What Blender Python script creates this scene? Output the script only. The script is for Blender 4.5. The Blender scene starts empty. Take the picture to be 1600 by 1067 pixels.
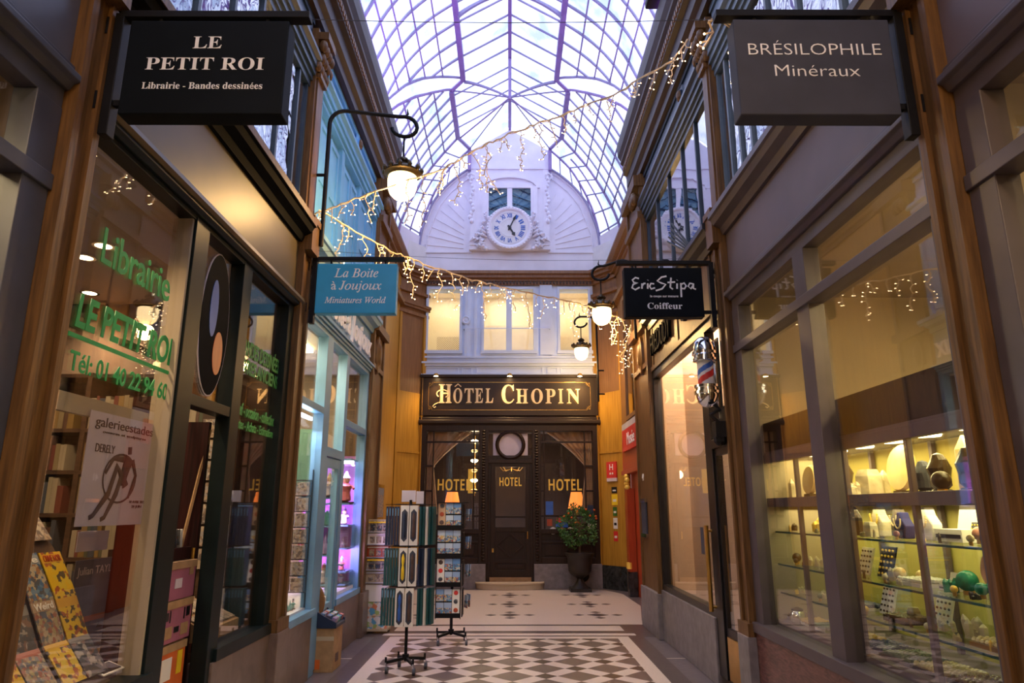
import bpy, bmesh, math, random
from mathutils import Vector, Matrix
R = random.Random(7)
PI = math.pi
sc = bpy.context.scene
COL = sc.collection

# ---------------------------------------------------------------- camera
cd = bpy.data.cameras.new('camera'); cam = bpy.data.objects.new('camera', cd); COL.objects.link(cam)
cd.sensor_width = 36.0; cd.lens = 36.0 * 1067 / 1600; cd.clip_start = .05; cd.clip_end = 300
cam.location = (0, 0, 1.6)
cam.rotation_euler = (PI / 2 + math.atan(262.5 / 1067), 0, -math.atan(4 / 1099))
sc.camera = cam
# ---------------------------------------------------------------- sky, exposure
SKY = 1.3
w = bpy.data.worlds.new('dusk_sky'); sc.world = w; w.use_nodes = True
nt = w.node_tree; bg = nt.nodes['Background']
tc = nt.nodes.new('ShaderNodeTexCoord'); nz = nt.nodes.new('ShaderNodeTexNoise'); cr = nt.nodes.new('ShaderNodeValToRGB')
nz.inputs['Scale'].default_value = 3.0; nz.inputs['Detail'].default_value = 5
cr.color_ramp.elements[0].position = .3; cr.color_ramp.elements[0].color = (.50, .60, .95, 1)
cr.color_ramp.elements[1].position = .66; cr.color_ramp.elements[1].color = (.86, .86, 1.0, 1)
nt.links.new(tc.outputs['Generated'], nz.inputs['Vector']); nt.links.new(nz.outputs['Fac'], cr.inputs['Fac'])
nt.links.new(cr.outputs['Color'], bg.inputs['Color']); bg.inputs['Strength'].default_value = SKY
sc.view_settings.view_transform = 'Standard'; sc.view_settings.look = 'None'
sc.view_settings.gamma = 1.0; sc.view_settings.exposure = 1.15; sc.view_settings.use_curve_mapping = False
cy = sc.cycles
cy.max_bounces = 8; cy.diffuse_bounces = 4; cy.glossy_bounces = 4; cy.transmission_bounces = 4; cy.transparent_max_bounces = 24
cy.sample_clamp_indirect = 4.0; cy.caustics_reflective = False; cy.caustics_refractive = False
cy.use_denoising = True

# ---------------------------------------------------------------- materials
def newmat(name):
    m = bpy.data.materials.new(name); m.use_nodes = True
    return m, m.node_tree, m.node_tree.nodes['Principled BSDF']
def N(nt, t, **k):
    n = nt.nodes.new(t)
    for a, b in k.items(): setattr(n, a, b)
    return n
def c4(c): return (c[0], c[1], c[2], 1)
def mat(name, col, rough=.5, metal=0, var=.18, scale=6, stretch=(1, 1, 1), bump=0, col2=None, spec=.5, detail=4, dist=0):
    m, nt, p = newmat(name)
    p.inputs['Roughness'].default_value = rough; p.inputs['Metallic'].default_value = metal
    p.inputs['Specular IOR Level'].default_value = spec
    tc = N(nt, 'ShaderNodeTexCoord'); mp = N(nt, 'ShaderNodeMapping'); mp.inputs['Scale'].default_value = stretch
    nz = N(nt, 'ShaderNodeTexNoise'); nz.inputs['Scale'].default_value = scale; nz.inputs['Detail'].default_value = detail; nz.inputs['Distortion'].default_value = dist
    cr = N(nt, 'ShaderNodeValToRGB')
    a = col; b = col2 or [min(1, c * (1 + var)) for c in col]
    if not col2: a = [c * (1 - var) for c in col]
    cr.color_ramp.elements[0].position = .32; cr.color_ramp.elements[0].color = c4(a)
    cr.color_ramp.elements[1].position = .68; cr.color_ramp.elements[1].color = c4(b)
    L = nt.links.new
    L(tc.outputs['Object'], mp.inputs['Vector']); L(mp.outputs['Vector'], nz.inputs['Vector']); L(nz.outputs['Fac'], cr.inputs['Fac'])
    L(cr.outputs['Color'], p.inputs['Base Color'])
    if bump:
        b = N(nt, 'ShaderNodeBump'); b.inputs['Strength'].default_value = bump; b.inputs['Distance'].default_value = .02
        L(nz.outputs['Fac'], b.inputs['Height']); L(b.outputs['Normal'], p.inputs['Normal'])
    return m
def emis(name, col, s, light=True):
    m, nt, p = newmat(name)
    p.inputs['Base Color'].default_value = c4(col); p.inputs['Emission Color'].default_value = c4(col); p.inputs['Emission Strength'].default_value = s
    if not light: m.cycles.emission_sampling = 'NONE'
    return m
def glass(name, tint=(1, 1, 1), f0=.05, k=.9, wavy=0, scale=4, rough=0.0):
    """Clear sheet glass: mirror reflection grows with the grazing angle, the rest passes straight through."""
    m = bpy.data.materials.new(name); m.use_nodes = True; nt = m.node_tree; nt.nodes.clear(); L = nt.links.new
    out = N(nt, 'ShaderNodeOutputMaterial'); mx = N(nt, 'ShaderNodeMixShader'); tr = N(nt, 'ShaderNodeBsdfTransparent'); gl = N(nt, 'ShaderNodeBsdfGlossy')
    tr.inputs['Color'].default_value = c4(tint); gl.inputs['Roughness'].default_value = rough
    lw = N(nt, 'ShaderNodeLayerWeight'); lw.inputs['Blend'].default_value = .5
    pw = N(nt, 'ShaderNodeMath', operation='POWER'); pw.inputs[1].default_value = 3.2
    ml = N(nt, 'ShaderNodeMath', operation='MULTIPLY_ADD'); ml.inputs[1].default_value = k; ml.inputs[2].default_value = f0; ml.use_clamp = True
    L(lw.outputs['Facing'], pw.inputs[0]); L(pw.outputs[0], ml.inputs[0]); L(ml.outputs[0], mx.inputs['Fac'])
    L(tr.outputs[0], mx.inputs[1]); L(gl.outputs[0], mx.inputs[2]); L(mx.outputs[0], out.inputs['Surface'])
    if wavy:
        tc = N(nt, 'ShaderNodeTexCoord'); nz = N(nt, 'ShaderNodeTexNoise'); nz.inputs['Scale'].default_value = scale; nz.inputs['Detail'].default_value = 2
        b = N(nt, 'ShaderNodeBump'); b.inputs['Strength'].default_value = wavy; b.inputs['Distance'].default_value = .05
        L(tc.outputs['Object'], nz.inputs['Vector']); L(nz.outputs['Fac'], b.inputs['Height']); L(b.outputs['Normal'], gl.inputs['Normal'])
    return m
def roofglass(name):
    m = bpy.data.materials.new(name); m.use_nodes = True; nt = m.node_tree; nt.nodes.clear(); L = nt.links.new
    out = N(nt, 'ShaderNodeOutputMaterial'); mx = N(nt, 'ShaderNodeMixShader'); tr = N(nt, 'ShaderNodeBsdfTransparent'); tl = N(nt, 'ShaderNodeBsdfTranslucent')
    tl.inputs['Color'].default_value = (.82, .84, .95, 1)
    tc = N(nt, 'ShaderNodeTexCoord'); nz = N(nt, 'ShaderNodeTexNoise'); nz.inputs['Scale'].default_value = 1.3; nz.inputs['Detail'].default_value = 6
    cr = N(nt, 'ShaderNodeValToRGB'); cr.color_ramp.elements[0].position = .35; cr.color_ramp.elements[0].color = (.30, .37, .47, 1)
    cr.color_ramp.elements[1].position = .62; cr.color_ramp.elements[1].color = (.86, .88, .93, 1)
    f = N(nt, 'ShaderNodeMapRange'); f.inputs['From Min'].default_value = .35; f.inputs['From Max'].default_value = .65; f.inputs['To Min'].default_value = .1; f.inputs['To Max'].default_value = .45
    L(tc.outputs['Object'], nz.inputs['Vector']); L(nz.outputs['Fac'], cr.inputs['Fac']); L(cr.outputs['Color'], tr.inputs['Color'])
    L(nz.outputs['Fac'], f.inputs['Value']); L(f.outputs['Result'], mx.inputs['Fac'])
    L(tr.outputs[0], mx.inputs[1]); L(tl.outputs[0], mx.inputs[2]); L(mx.outputs[0], out.inputs['Surface'])
    return m
def print_mat(name, cols, scale=22, rough=.35, sky=None, band=None):
    """A printed picture: small irregular patches of ink, an optional sky above and title band at the top; different on every card."""
    m, nt, p = newmat(name); L = nt.links.new
    p.inputs['Roughness'].default_value = rough
    tc = N(nt, 'ShaderNodeTexCoord'); oi = N(nt, 'ShaderNodeObjectInfo'); ad = N(nt, 'ShaderNodeVectorMath', operation='ADD')
    sx = N(nt, 'ShaderNodeVectorMath', operation='SCALE'); sx.inputs[0].default_value = (37, 19, 53); L(oi.outputs['Random'], sx.inputs['Scale'])
    L(tc.outputs['Object'], ad.inputs[0]); L(sx.outputs[0], ad.inputs[1])
    nz = N(nt, 'ShaderNodeTexNoise'); nz.inputs['Scale'].default_value = scale * 1.3; nz.inputs['Detail'].default_value = 3; L(ad.outputs[0], nz.inputs['Vector'])
    ws = N(nt, 'ShaderNodeVectorMath', operation='SCALE'); ws.inputs['Scale'].default_value = 1.2 / scale; L(nz.outputs['Color'], ws.inputs[0])
    a2 = N(nt, 'ShaderNodeVectorMath', operation='ADD'); L(ad.outputs[0], a2.inputs[0]); L(ws.outputs[0], a2.inputs[1])
    vo = N(nt, 'ShaderNodeTexVoronoi'); vo.inputs['Scale'].default_value = scale; L(a2.outputs[0], vo.inputs['Vector'])
    sp = N(nt, 'ShaderNodeSeparateColor'); L(vo.outputs['Color'], sp.inputs[0])
    cr = N(nt, 'ShaderNodeValToRGB'); cr.color_ramp.interpolation = 'CONSTANT'
    n = len(cols)
    while len(cr.color_ramp.elements) < n: cr.color_ramp.elements.new(.5)
    for i, c in enumerate(cols):
        cr.color_ramp.elements[i].position = i / n; cr.color_ramp.elements[i].color = c4(c)
    L(sp.outputs[0], cr.inputs['Fac']); col = cr.outputs['Color']
    g = N(nt, 'ShaderNodeSeparateXYZ'); L(tc.outputs['Generated'], g.inputs[0])
    def over(col, lo, hi, c):
        a = N(nt, 'ShaderNodeMath', operation='GREATER_THAN'); a.inputs[1].default_value = lo; b = N(nt, 'ShaderNodeMath', operation='LESS_THAN'); b.inputs[1].default_value = hi
        L(g.outputs[2], a.inputs[0]); L(g.outputs[2], b.inputs[0]); k = N(nt, 'ShaderNodeMath', operation='MULTIPLY'); L(a.outputs[0], k.inputs[0]); L(b.outputs[0], k.inputs[1])
        mx = N(nt, 'ShaderNodeMix', data_type='RGBA'); L(k.outputs[0], mx.inputs[0]); L(col, mx.inputs[6])
        if len(c) == 2:
            h = N(nt, 'ShaderNodeMix', data_type='RGBA'); h.inputs[6].default_value = c4(c[0]); h.inputs[7].default_value = c4(c[1]); L(oi.outputs['Random'], h.inputs[0]); L(h.outputs[2], mx.inputs[7])
        else: mx.inputs[7].default_value = c4(c)
        return mx.outputs[2]
    if sky: col = over(col, .55, 2, sky)
    if band: col = over(col, .76, .95, band)
    L(col, p.inputs['Base Color'])
    return m
def rnd_mat(name, cols, rough=.5, metal=0):
    """One flat colour per object, picked from a list."""
    m, nt, p = newmat(name); p.inputs['Roughness'].default_value = rough; p.inputs['Metallic'].default_value = metal
    oi = N(nt, 'ShaderNodeObjectInfo'); cr = N(nt, 'ShaderNodeValToRGB'); cr.color_ramp.interpolation = 'CONSTANT'
    n = len(cols)
    while len(cr.color_ramp.elements) < n: cr.color_ramp.elements.new(.5)
    for i, c in enumerate(cols):
        cr.color_ramp.elements[i].position = i / n; cr.color_ramp.elements[i].color = c4(c)
    nt.links.new(oi.outputs['Random'], cr.inputs['Fac']); nt.links.new(cr.outputs['Color'], p.inputs['Base Color'])
    return m
ST = (18, 18, 1.2)
M = dict(
 wood=mat('pilaster_wood', (.085, .042, .015), .45, scale=3, stretch=ST, col2=(.19, .095, .030), detail=6, bump=.08, spec=.35),
 cornice=mat('brown_cornice_paint', (.036, .018, .010), .5, var=.2),
 hotelwood=mat('dark_hotel_wood', (.011, .005, .0035), .42, scale=3, stretch=ST, col2=(.028, .011, .007), detail=6, spec=.3),
 ochre=mat('ochre_painted_wood', (.36, .175, .018), .42, scale=2.2, stretch=(14, 14, .8), col2=(.50, .27, .035), detail=6),
 pierbrown=mat('brown_pier_wood', (.17, .082, .032), .45, scale=2.6, stretch=(14, 14, .8), col2=(.25, .125, .05), detail=6),
 mauve=mat('mauve_grey_paint', (.088, .070, .080), .42, var=.1),
 mauvepanel=mat('mauve_fascia_paint', (.130, .098, .112), .45, var=.12, scale=2),
 slate=mat('slate_blue_paint', (.055, .060, .088), .38, var=.12),
 slatepanel=mat('slate_panel_paint', (.080, .085, .120), .35, var=.15, scale=2),
 navy=mat('navy_window_paint', (.020, .040, .075), .35, var=.15),
 steel=mat('blue_grey_window_paint', (.10, .15, .21), .4, var=.15),
 greenblack=mat('green_black_paint', (.005, .011, .012), .4, var=.2, spec=.22),
 bookfascia=mat('grey_brown_fascia_paint', (.12, .088, .042), .38, var=.12, scale=2),
 toyblue=mat('toyshop_blue_paint', (.15, .32, .50), .4, var=.1, scale=3),
 toydeep=mat('bright_blue_panel_paint', (.14, .44, .82), .5, var=.12, scale=2),
 black=mat('black_paint', (.006, .006, .008), .35, var=.2),
 matblack=mat('flat_black_paint', (.004, .0045, .006), .75, var=.2, spec=.06),
 iron=mat('black_iron', (.006, .006, .008), .5, var=.3, spec=.2),
 signblack=mat('matt_black_sign', (.003, .005, .008), .6, var=.2, spec=.12),
 signgrey=mat('grey_sign', (.055, .060, .086), .6, var=.1, spec=.2),
 signblue=mat('blue_sign', (.030, .38, .70), .45, var=.06),
 white=mat('white_paint', (.72, .72, .74), .5, var=.05),
 letter=mat('white_lettering', (.93, .93, .94), .5, var=.03),
 hotelwhite=mat('pale_blue_white_plaster', (.58, .70, .92), .55, var=.05, scale=3),
 lunette=mat('white_lilac_plaster', (.78, .77, .86), .6, var=.05, scale=3),
 beam=mat('lilac_iron_paint', (.30, .22, .46), .45, var=.12),
 rib=mat('pale_blue_iron_paint', (.30, .29, .46), .5, var=.12),
 brownpanel=mat('brown_sign_panel', (.024, .013, .009), .42, var=.12, scale=2, spec=.3),
 gold=mat('gold_leaf', (.90, .62, .10), .4, metal=.15, var=.12),
 cream=mat('cream_lettering', (.85, .66, .38), .4, var=.06),
 brass=mat('brass', (.62, .36, .09), .28, metal=.9, var=.15),
 chrome=mat('chrome', (.82, .82, .84), .1, metal=1, var=.05),
 stone=mat('grey_stone', (.19, .17, .18), .5, var=.22, scale=9, bump=.1),
 brownstone=mat('brown_marble', (.110, .075, .062), .32, scale=4, col2=(.19, .135, .115), detail=8, dist=1.0),
 redmarble=mat('red_veined_marble', (.055, .017, .015), .28, scale=5, stretch=(1, 1.2, 5), col2=(.20, .085, .075), detail=8, dist=2.2),
 blackmarble=mat('black_marble', (.008, .010, .010), .2, scale=5, col2=(.05, .055, .055), detail=9, dist=2),
 redwood=mat('red_door_paint', (.33, .040, .012), .35, scale=3, stretch=ST, col2=(.42, .065, .018)),
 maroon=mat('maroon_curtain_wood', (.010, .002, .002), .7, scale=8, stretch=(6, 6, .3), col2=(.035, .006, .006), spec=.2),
 shelfwood=mat('dark_shelf_wood', (.035, .018, .010), .5, scale=4, stretch=(2, 2, 10), col2=(.07, .036, .02)),
 card=mat('corrugated_cardboard', (.36, .22, .11), .8, var=.14, scale=12),
 pinkcard=mat('pink_cardboard', (.32, .10, .17), .7, var=.1),
 orangecard=mat('orange_cardboard', (.60, .12, .015), .7, var=.1),
 paper=mat('white_paper', (.75, .73, .70), .7, var=.04),
 lilacpaper=mat('lilac_printed_paper', (.58, .52, .60), .6, var=.06),
 greyfig=mat('bronze_print_ink', (.09, .05, .045), .6, var=.3),
 duskprint=mat('dusk_blue_print', (.085, .095, .150), .4, var=.25, scale=3, stretch=(1, 1, 6)),
 sailprint=mat('terracotta_print', (.34, .10, .055), .5, var=.15),
 greenpaint=mat('green_window_marker', (.015, .36, .09), .6, var=.2),
 greendark=mat('dull_green_window_marker', (.05, .26, .06), .6, var=.2),
 yellow=mat('yellow_print', (.85, .60, .02), .45, var=.1),
 red=mat('red_print', (.62, .03, .03), .45, var=.1),
 blue=mat('blue_print', (.03, .12, .48), .45, var=.1),
 navybox=mat('navy_card', (.008, .022, .065), .5, var=.12),
 tealbox=mat('teal_card', (.008, .075, .085), .5, var=.12),
 rubber=mat('grey_rubber', (.045, .05, .07), .6, var=.15),
 leaf=mat('glossy_green_leaf', (.020, .085, .018), .4, scale=20, col2=(.06, .20, .035)),
 bark=mat('grey_bark', (.10, .07, .045), .8, var=.3, scale=20),
 urniron=mat('brown_black_cast_iron', (.020, .015, .013), .45, var=.3),
 curtain=mat('cream_curtain_cloth', (.50, .33, .21), .8, var=.1),
 lampshade=emis('orange_lampshade', (.85, .20, .035), .75),
 peach=mat('peach_plaster', (.72, .47, .30), .75, var=.03, scale=1.5),
 beige=mat('beige_plaster', (.46, .38, .27), .8, var=.06, scale=2),
 brownwall=mat('brown_shop_wall', (.15, .10, .07), .8, var=.15, scale=2),
 darkwall=mat('dark_brown_wall', (.045, .022, .013), .7, var=.3, scale=2),
 ceilwhite=mat('white_shop_ceiling', (.62, .54, .46), .8, var=.04),
 olive=mat('yellow_green_case_back', (.52, .46, .13), .7, var=.06, scale=2),
 creamwall=mat('cream_room_wall', (.80, .71, .52), .8, var=.05, scale=2),
 lilacwall=mat('lilac_display_back', (.62, .24, .66), .7, var=.05),
 palewall=mat('pale_grey_room_wall', (.42, .43, .50), .8, var=.12, scale=2),
 floorwhite=mat('white_mosaic_floor', (.60, .52, .46), .35, var=.07, scale=60),
 floorbrown=mat('brown_grey_floor_slab', (.095, .074, .075), .3, var=.15, scale=14),
 floorgrey=mat('grey_floor_slab', (.150, .128, .138), .28, var=.15, scale=14),
 bulb=emis('warm_fairy_bulb', (1, .66, .34), 12, False),
 wire=mat('clear_fairy_wire', (.85, .66, .42), .3, var=.1),
 darkwire=mat('dark_fairy_wire', (.03, .03, .035), .5, var=.1),
 globe=emis('lit_lamp_globe', (1, .70, .30), 3.6),
 globefar=emis('lit_far_globe', (1, .72, .36), 1.7),
 bronze=mat('dark_bronze', (.07, .045, .016), .4, metal=.6, var=.3),
 spot=emis('lit_spot_lens', (1, .72, .36), 30),
 down=emis('lit_downlight', (1, .85, .45), 8),
 led=emis('violet_led', (.45, .12, 1.0), 8),
 ledwhite=emis('cool_white_led', (.75, .85, 1.0), 8),
 shell=mat('translucent_yellow_stone', (.80, .55, .22), .35, scale=6, col2=(.95, .80, .48), detail=6),
 darkstone=mat('dark_crystal', (.05, .03, .016), .3, var=.4, scale=14, bump=.3),
 palestone=mat('pale_crystal', (.62, .55, .40), .35, var=.25, scale=16, bump=.3),
 greenstone=mat('polished_malachite', (.01, .16, .10), .15, scale=10, col2=(.03, .35, .22), dist=3),
 pinkstone=mat('polished_rose_stone', (.55, .25, .18), .2, var=.2, scale=10),
 bluevelvet=mat('royal_blue_velvet', (.015, .02, .16), .8, var=.15),
 greyvelvet=mat('grey_velvet', (.16, .14, .13), .9, var=.1),
 pearl=mat('pearl', (.82, .66, .42), .25, var=.1),
 spine=rnd_mat('book_cloth', [(.20, .15, .08), (.12, .03, .02), (.25, .21, .14), (.04, .05, .07), (.18, .11, .03), (.06, .07, .04), (.28, .23, .16), (.08, .04, .025)], .6),
 trinket=rnd_mat('painted_miniature', [(.30, .22, .40), (.10, .22, .45), (.45, .12, .10), (.55, .45, .25), (.08, .08, .12), (.55, .50, .52), (.10, .35, .30)], .4),
 gem=rnd_mat('polished_gems', [(.60, .50, .28), (.20, .12, .06), (.55, .55, .50), (.35, .12, .10), (.08, .10, .22), (.62, .40, .12), (.16, .22, .16)], .15),
 postcard=print_mat('postcard_print', [(.08, .16, .36), (.55, .53, .48), (.42, .10, .08), (.10, .30, .52), (.55, .38, .14), (.10, .11, .14), (.28, .38, .48), (.48, .43, .36)], 55, sky=((.10, .26, .60), (.52, .60, .72))),
 vintage=print_mat('sepia_card_print', [(.36, .28, .20), (.22, .16, .12), (.46, .40, .32), (.15, .12, .11), (.30, .28, .28), (.40, .32, .27)], 48),
 comic=print_mat('comic_cover_print', [(.30, .18, .12), (.42, .34, .23), (.10, .12, .16), (.30, .10, .07), (.35, .30, .15), (.16, .18, .17)], 55, band=((.45, .38, .26), (.40, .12, .08))),
 comicyellow=print_mat('yellow_comic_print', [(.66, .44, .02), (.66, .44, .02), (.60, .46, .05), (.10, .08, .05), (.36, .10, .04), (.66, .44, .02)], 42, band=((.62, .30, .02), (.66, .48, .05))),
 comicblue=print_mat('blue_comic_print', [(.06, .14, .28), (.07, .15, .30), (.14, .24, .36), (.42, .36, .26), (.10, .11, .14), (.32, .16, .08)], 50, band=((.08, .16, .32), (.30, .34, .38))),
 comicdark=print_mat('dark_comic_print', [(.035, .045, .065), (.035, .045, .065), (.05, .07, .10), (.30, .28, .26), (.05, .05, .06), (.16, .08, .06)], 40, band=((.03, .04, .06), (.25, .25, .25))),
 mapprint=print_mat('illustrated_map_print', [(.60, .60, .62), (.10, .34, .58), (.55, .50, .40), (.30, .42, .14), (.60, .22, .12), (.66, .66, .66)], 20),
 ghost=mat('clear_acrylic', (.5, .5, .5), .2, var=.1),
 greenboard=mat('sage_green_board', (.10, .22, .17), .6, var=.08),
)
M['glass'] = glass('shop_window_glass')
M['toyglass'] = glass('toyshop_window_glass', f0=.04, k=.55)
M['caseglass'] = glass('display_case_glass', (.93, .97, .94), .03, .35)
M['wavyglass'] = glass('old_wavy_window_glass', (.75, .8, .85), .34, .7, wavy=.28, scale=3.0)
M['farglass'] = glass('mezzanine_window_glass', (.75, .8, .85), .34, .7, wavy=.04, scale=2)
M['dormerglass'] = glass('dormer_window_glass', (.6, .75, .8), .05, .4)
M['roofglass'] = roofglass('cloudy_roof_glass')
def floor_diamonds():
    m, nt, p = newmat('diamond_mosaic_floor'); L = nt.links.new
    p.inputs['Roughness'].default_value = .33
    tc = N(nt, 'ShaderNodeTexCoord'); sp = N(nt, 'ShaderNodeSeparateXYZ'); L(tc.outputs['Object'], sp.inputs[0])
    P = .467; b = .163 / .467
    def mth(op, a, c=None):
        n = N(nt, 'ShaderNodeMath', operation=op)
        for i, v in enumerate((a, c)):
            if v is None: continue
            if isinstance(v, (int, float)): n.inputs[i].default_value = v
            else: L(v, n.inputs[i])
        return n.outputs[0]
    X = mth('SUBTRACT', sp.outputs[0], .03); Y = mth('SUBTRACT', sp.outputs[1], 7.33)
    u = mth('MULTIPLY', mth('ADD', X, Y), .70711 / P); v = mth('MULTIPLY', mth('SUBTRACT', X, Y), .70711 / P)
    def band(q):
        f = mth('FRACT', mth('ADD', q, 100.0 + (1 - b) / 2)); return mth('GREATER_THAN', f, 1 - b)     # 1 inside the white strips
    bu, bv = band(u), band(v)
    cross = mth('MULTIPLY', bu, bv); none = mth('MULTIPLY', mth('SUBTRACT', 1, bu), mth('SUBTRACT', 1, bv))
    nz = N(nt, 'ShaderNodeTexNoise'); nz.inputs['Scale'].default_value = 7
    a = N(nt, 'ShaderNodeMix', data_type='RGBA'); a.inputs[6].default_value = (.60, .53, .48, 1); a.inputs[7].default_value = (.125, .095, .088, 1); L(none, a.inputs[0])
    c = N(nt, 'ShaderNodeMix', data_type='RGBA'); c.inputs[7].default_value = (.06, .040, .034, 1); L(cross, c.inputs[0]); L(a.outputs[2], c.inputs[6])
    d = N(nt, 'ShaderNodeMix', data_type='RGBA', blend_type='MULTIPLY'); d.inputs[0].default_value = .35; L(c.outputs[2], d.inputs[6]); L(nz.outputs['Color'], d.inputs[7])
    g = N(nt, 'ShaderNodeMix', data_type='RGBA', blend_type='MULTIPLY'); g.inputs[0].default_value = 0; L(c.outputs[2], g.inputs[6])
    L(c.outputs[2], p.inputs['Base Color'])
    return m
M['diamond'] = floor_diamonds()

# ---------------------------------------------------------------- mesh helpers
J = random.Random(1)
class MB:
    def __init__(s): s.v = []; s.f = []
    def add(s, vs, fs):
        b = len(s.v); s.v += [tuple(q) for q in vs]; s.f += [tuple(i + b for i in f) for f in fs]; return s
    def box(s, x0, x1, y0, y1, z0, z1):
        if x0 > x1: x0, x1 = x1, x0
        if y0 > y1: y0, y1 = y1, y0
        if z0 > z1: z0, z1 = z1, z0
        e = [J.uniform(0, .0003) for _ in range(6)]; x0 -= e[0]; x1 += e[1]; y0 -= e[2]; y1 += e[3]; z0 -= e[4]; z1 += e[5]     # no two faces exactly in one plane
        return s.add([(x, y, z) for z in (z0, z1) for y in (y0, y1) for x in (x0, x1)], [(0, 2, 3, 1), (4, 5, 7, 6), (0, 1, 5, 4), (2, 6, 7, 3), (0, 4, 6, 2), (1, 3, 7, 5)])
    def quad(s, *p): return s.add(p, [tuple(range(len(p)))])
    def tube(s, pts, r, n=6, caps=True):
        pts = [Vector(p) for p in pts]; k = len(pts); rs = r if isinstance(r, (list, tuple)) else [r] * k; b = len(s.v); up = None
        for i, p in enumerate(pts):
            t = (pts[min(i + 1, k - 1)] - pts[max(i - 1, 0)]).normalized()
            if up is None:
                up = Vector((0, 0, 1)) if abs(t.z) < .9 else Vector((1, 0, 0))
            a = t.cross(up)
            if a.length < 1e-4: a = t.cross(Vector((0, 1, 0)))
            a.normalize(); c = a.cross(t).normalized(); up = c
            for j in range(n):
                q = 2 * PI * (j + .5) / n
                s.v.append(tuple(p + a * (rs[i] * math.cos(q)) + c * (rs[i] * math.sin(q))))
        for i in range(k - 1):
            for j in range(n):
                s.f.append((b + i * n + j, b + i * n + (j + 1) % n, b + (i + 1) * n + (j + 1) % n, b + (i + 1) * n + j))
        if caps: s.f.append(tuple(b + j for j in range(n - 1, -1, -1))); s.f.append(tuple(b + (k - 1) * n + j for j in range(n)))
        return s
    def lathe(s, prof, c=(0, 0, 0), n=20, axis='z', a0=0, a1=2 * PI, sx=1, sy=1, cap=True):
        """prof: (radius, height) pairs turned about an axis through c."""
        full = abs(a1 - a0) > 6.28; m = n if full else n + 1; b = len(s.v); k = len(prof)
        for r, h in prof:
            for j in range(m):
                q = a0 + (a1 - a0) * j / n; x, y = r * math.cos(q) * sx, r * math.sin(q) * sy
                p = (x, y, h) if axis == 'z' else ((x, -h, y) if axis == 'y' else (h, x, y))
                s.v.append((p[0] + c[0], p[1] + c[1], p[2] + c[2]))
        for i in range(k - 1):
            for j in range(n):
                s.f.append((b + i * m + j, b + i * m + (j + 1) % m, b + (i + 1) * m + (j + 1) % m, b + (i + 1) * m + j))
        if cap and prof[0][0] > 1e-5 and full and prof[0][1] != prof[1][1]: s.f.append(tuple(b + j for j in range(m - 1, -1, -1)))
        if cap and prof[-1][0] > 1e-5 and full and prof[-1][1] != prof[-2][1]: s.f.append(tuple(b + (k - 1) * m + j for j in range(m)))
        return s
    def ball(s, c, r, n=12, sx=1, sy=1, sz=1):
        k = max(4, n // 2)
        return s.lathe([(max(r * math.sin(PI * i / k), 1e-6), -r * sz * math.cos(PI * i / k)) for i in range(k + 1)], c, n, sx=sx, sy=sy)
    def prism(s, poly, axis, a, b):
        """poly: 2-D outline; axis x: (y,z), y: (x,z), z: (x,y); swept from a to b."""
        n = len(poly); f = {'x': lambda p, t: (t, p[0], p[1]), 'y': lambda p, t: (p[0], t, p[1]), 'z': lambda p, t: (p[0], p[1], t)}[axis]
        return s.add([f(p, a) for p in poly] + [f(p, b) for p in poly],
                     [tuple(range(n - 1, -1, -1)), tuple(range(n, 2 * n))] + [(i, (i + 1) % n, n + (i + 1) % n, n + i) for i in range(n)])
    def map(s, f): s.v = [tuple(f(Vector(p))) for p in s.v]; return s
    def build(s, name, m, parent=None, local=False, smooth=False, bevel=0, loc=None):
        me = bpy.data.meshes.new(name)
        off = Vector((0, 0, 0))
        if not local:
            if parent:
                r = parent
                while r.parent: r = r.parent
                off = Vector(r.location)
            elif loc: off = Vector(loc)
        me.from_pydata([tuple(Vector(p) - off) for p in s.v], [], s.f)
        ms = m if isinstance(m, (list, tuple)) else [m]
        for q in ms: me.materials.append(M[q] if isinstance(q, str) else q)
        bm = bmesh.new(); bm.from_mesh(me); bmesh.ops.recalc_face_normals(bm, faces=bm.faces[:]); bm.to_mesh(me); bm.free()
        if smooth:
            me.polygons.foreach_set('use_smooth', [True] * len(me.polygons)); me.set_sharp_from_angle(angle=math.radians(50))
        o = bpy.data.objects.new(name, me); COL.objects.link(o)
        if parent: o.parent = parent
        elif loc: o.location = loc
        if bevel:
            b = o.modifiers.new('edge', 'BEVEL'); b.width = bevel; b.segments = 2; b.limit_method = 'ANGLE'
        return o
def tag(o, label, cat, group=None, kind=None):
    o['label'] = label; o['category'] = cat
    if group: o['group'] = group
    if kind: o['kind'] = kind
    return o
def thing(name, label, cat, loc=(0, 0, 0), group=None, rz=0):
    o = bpy.data.objects.new(name, None); COL.objects.link(o); o.location = loc; o.rotation_euler = (0, 0, rz); o.empty_display_size = .1
    return tag(o, label, cat, group)
def struct(name, loc=(0, 0, 0)):
    o = bpy.data.objects.new(name, None); COL.objects.link(o); o.location = loc; o['kind'] = 'structure'; o.empty_display_size = .1
    return o
def skind(o): o['kind'] = 'structure'; return o
def dup(root, loc, label=None, group=None, rz=None):
    r = root.copy(); COL.objects.link(r); r.location = loc
    if rz is not None: r.rotation_euler = (0, 0, rz)
    if label: r['label'] = label
    if group: r['group'] = group
    def kids(a, b):
        for ch in KIDS.get(a.name, []):
            c = ch.copy(); COL.objects.link(c); c.parent = b; kids(ch, c)
    kids(root, r)
    return r
KIDS = {}
def keep(root):
    """Remember a thing's children so that copies are quick."""
    KIDS[root.name] = list(root.children)
    for c in root.children: keep(c)
    return root
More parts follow.
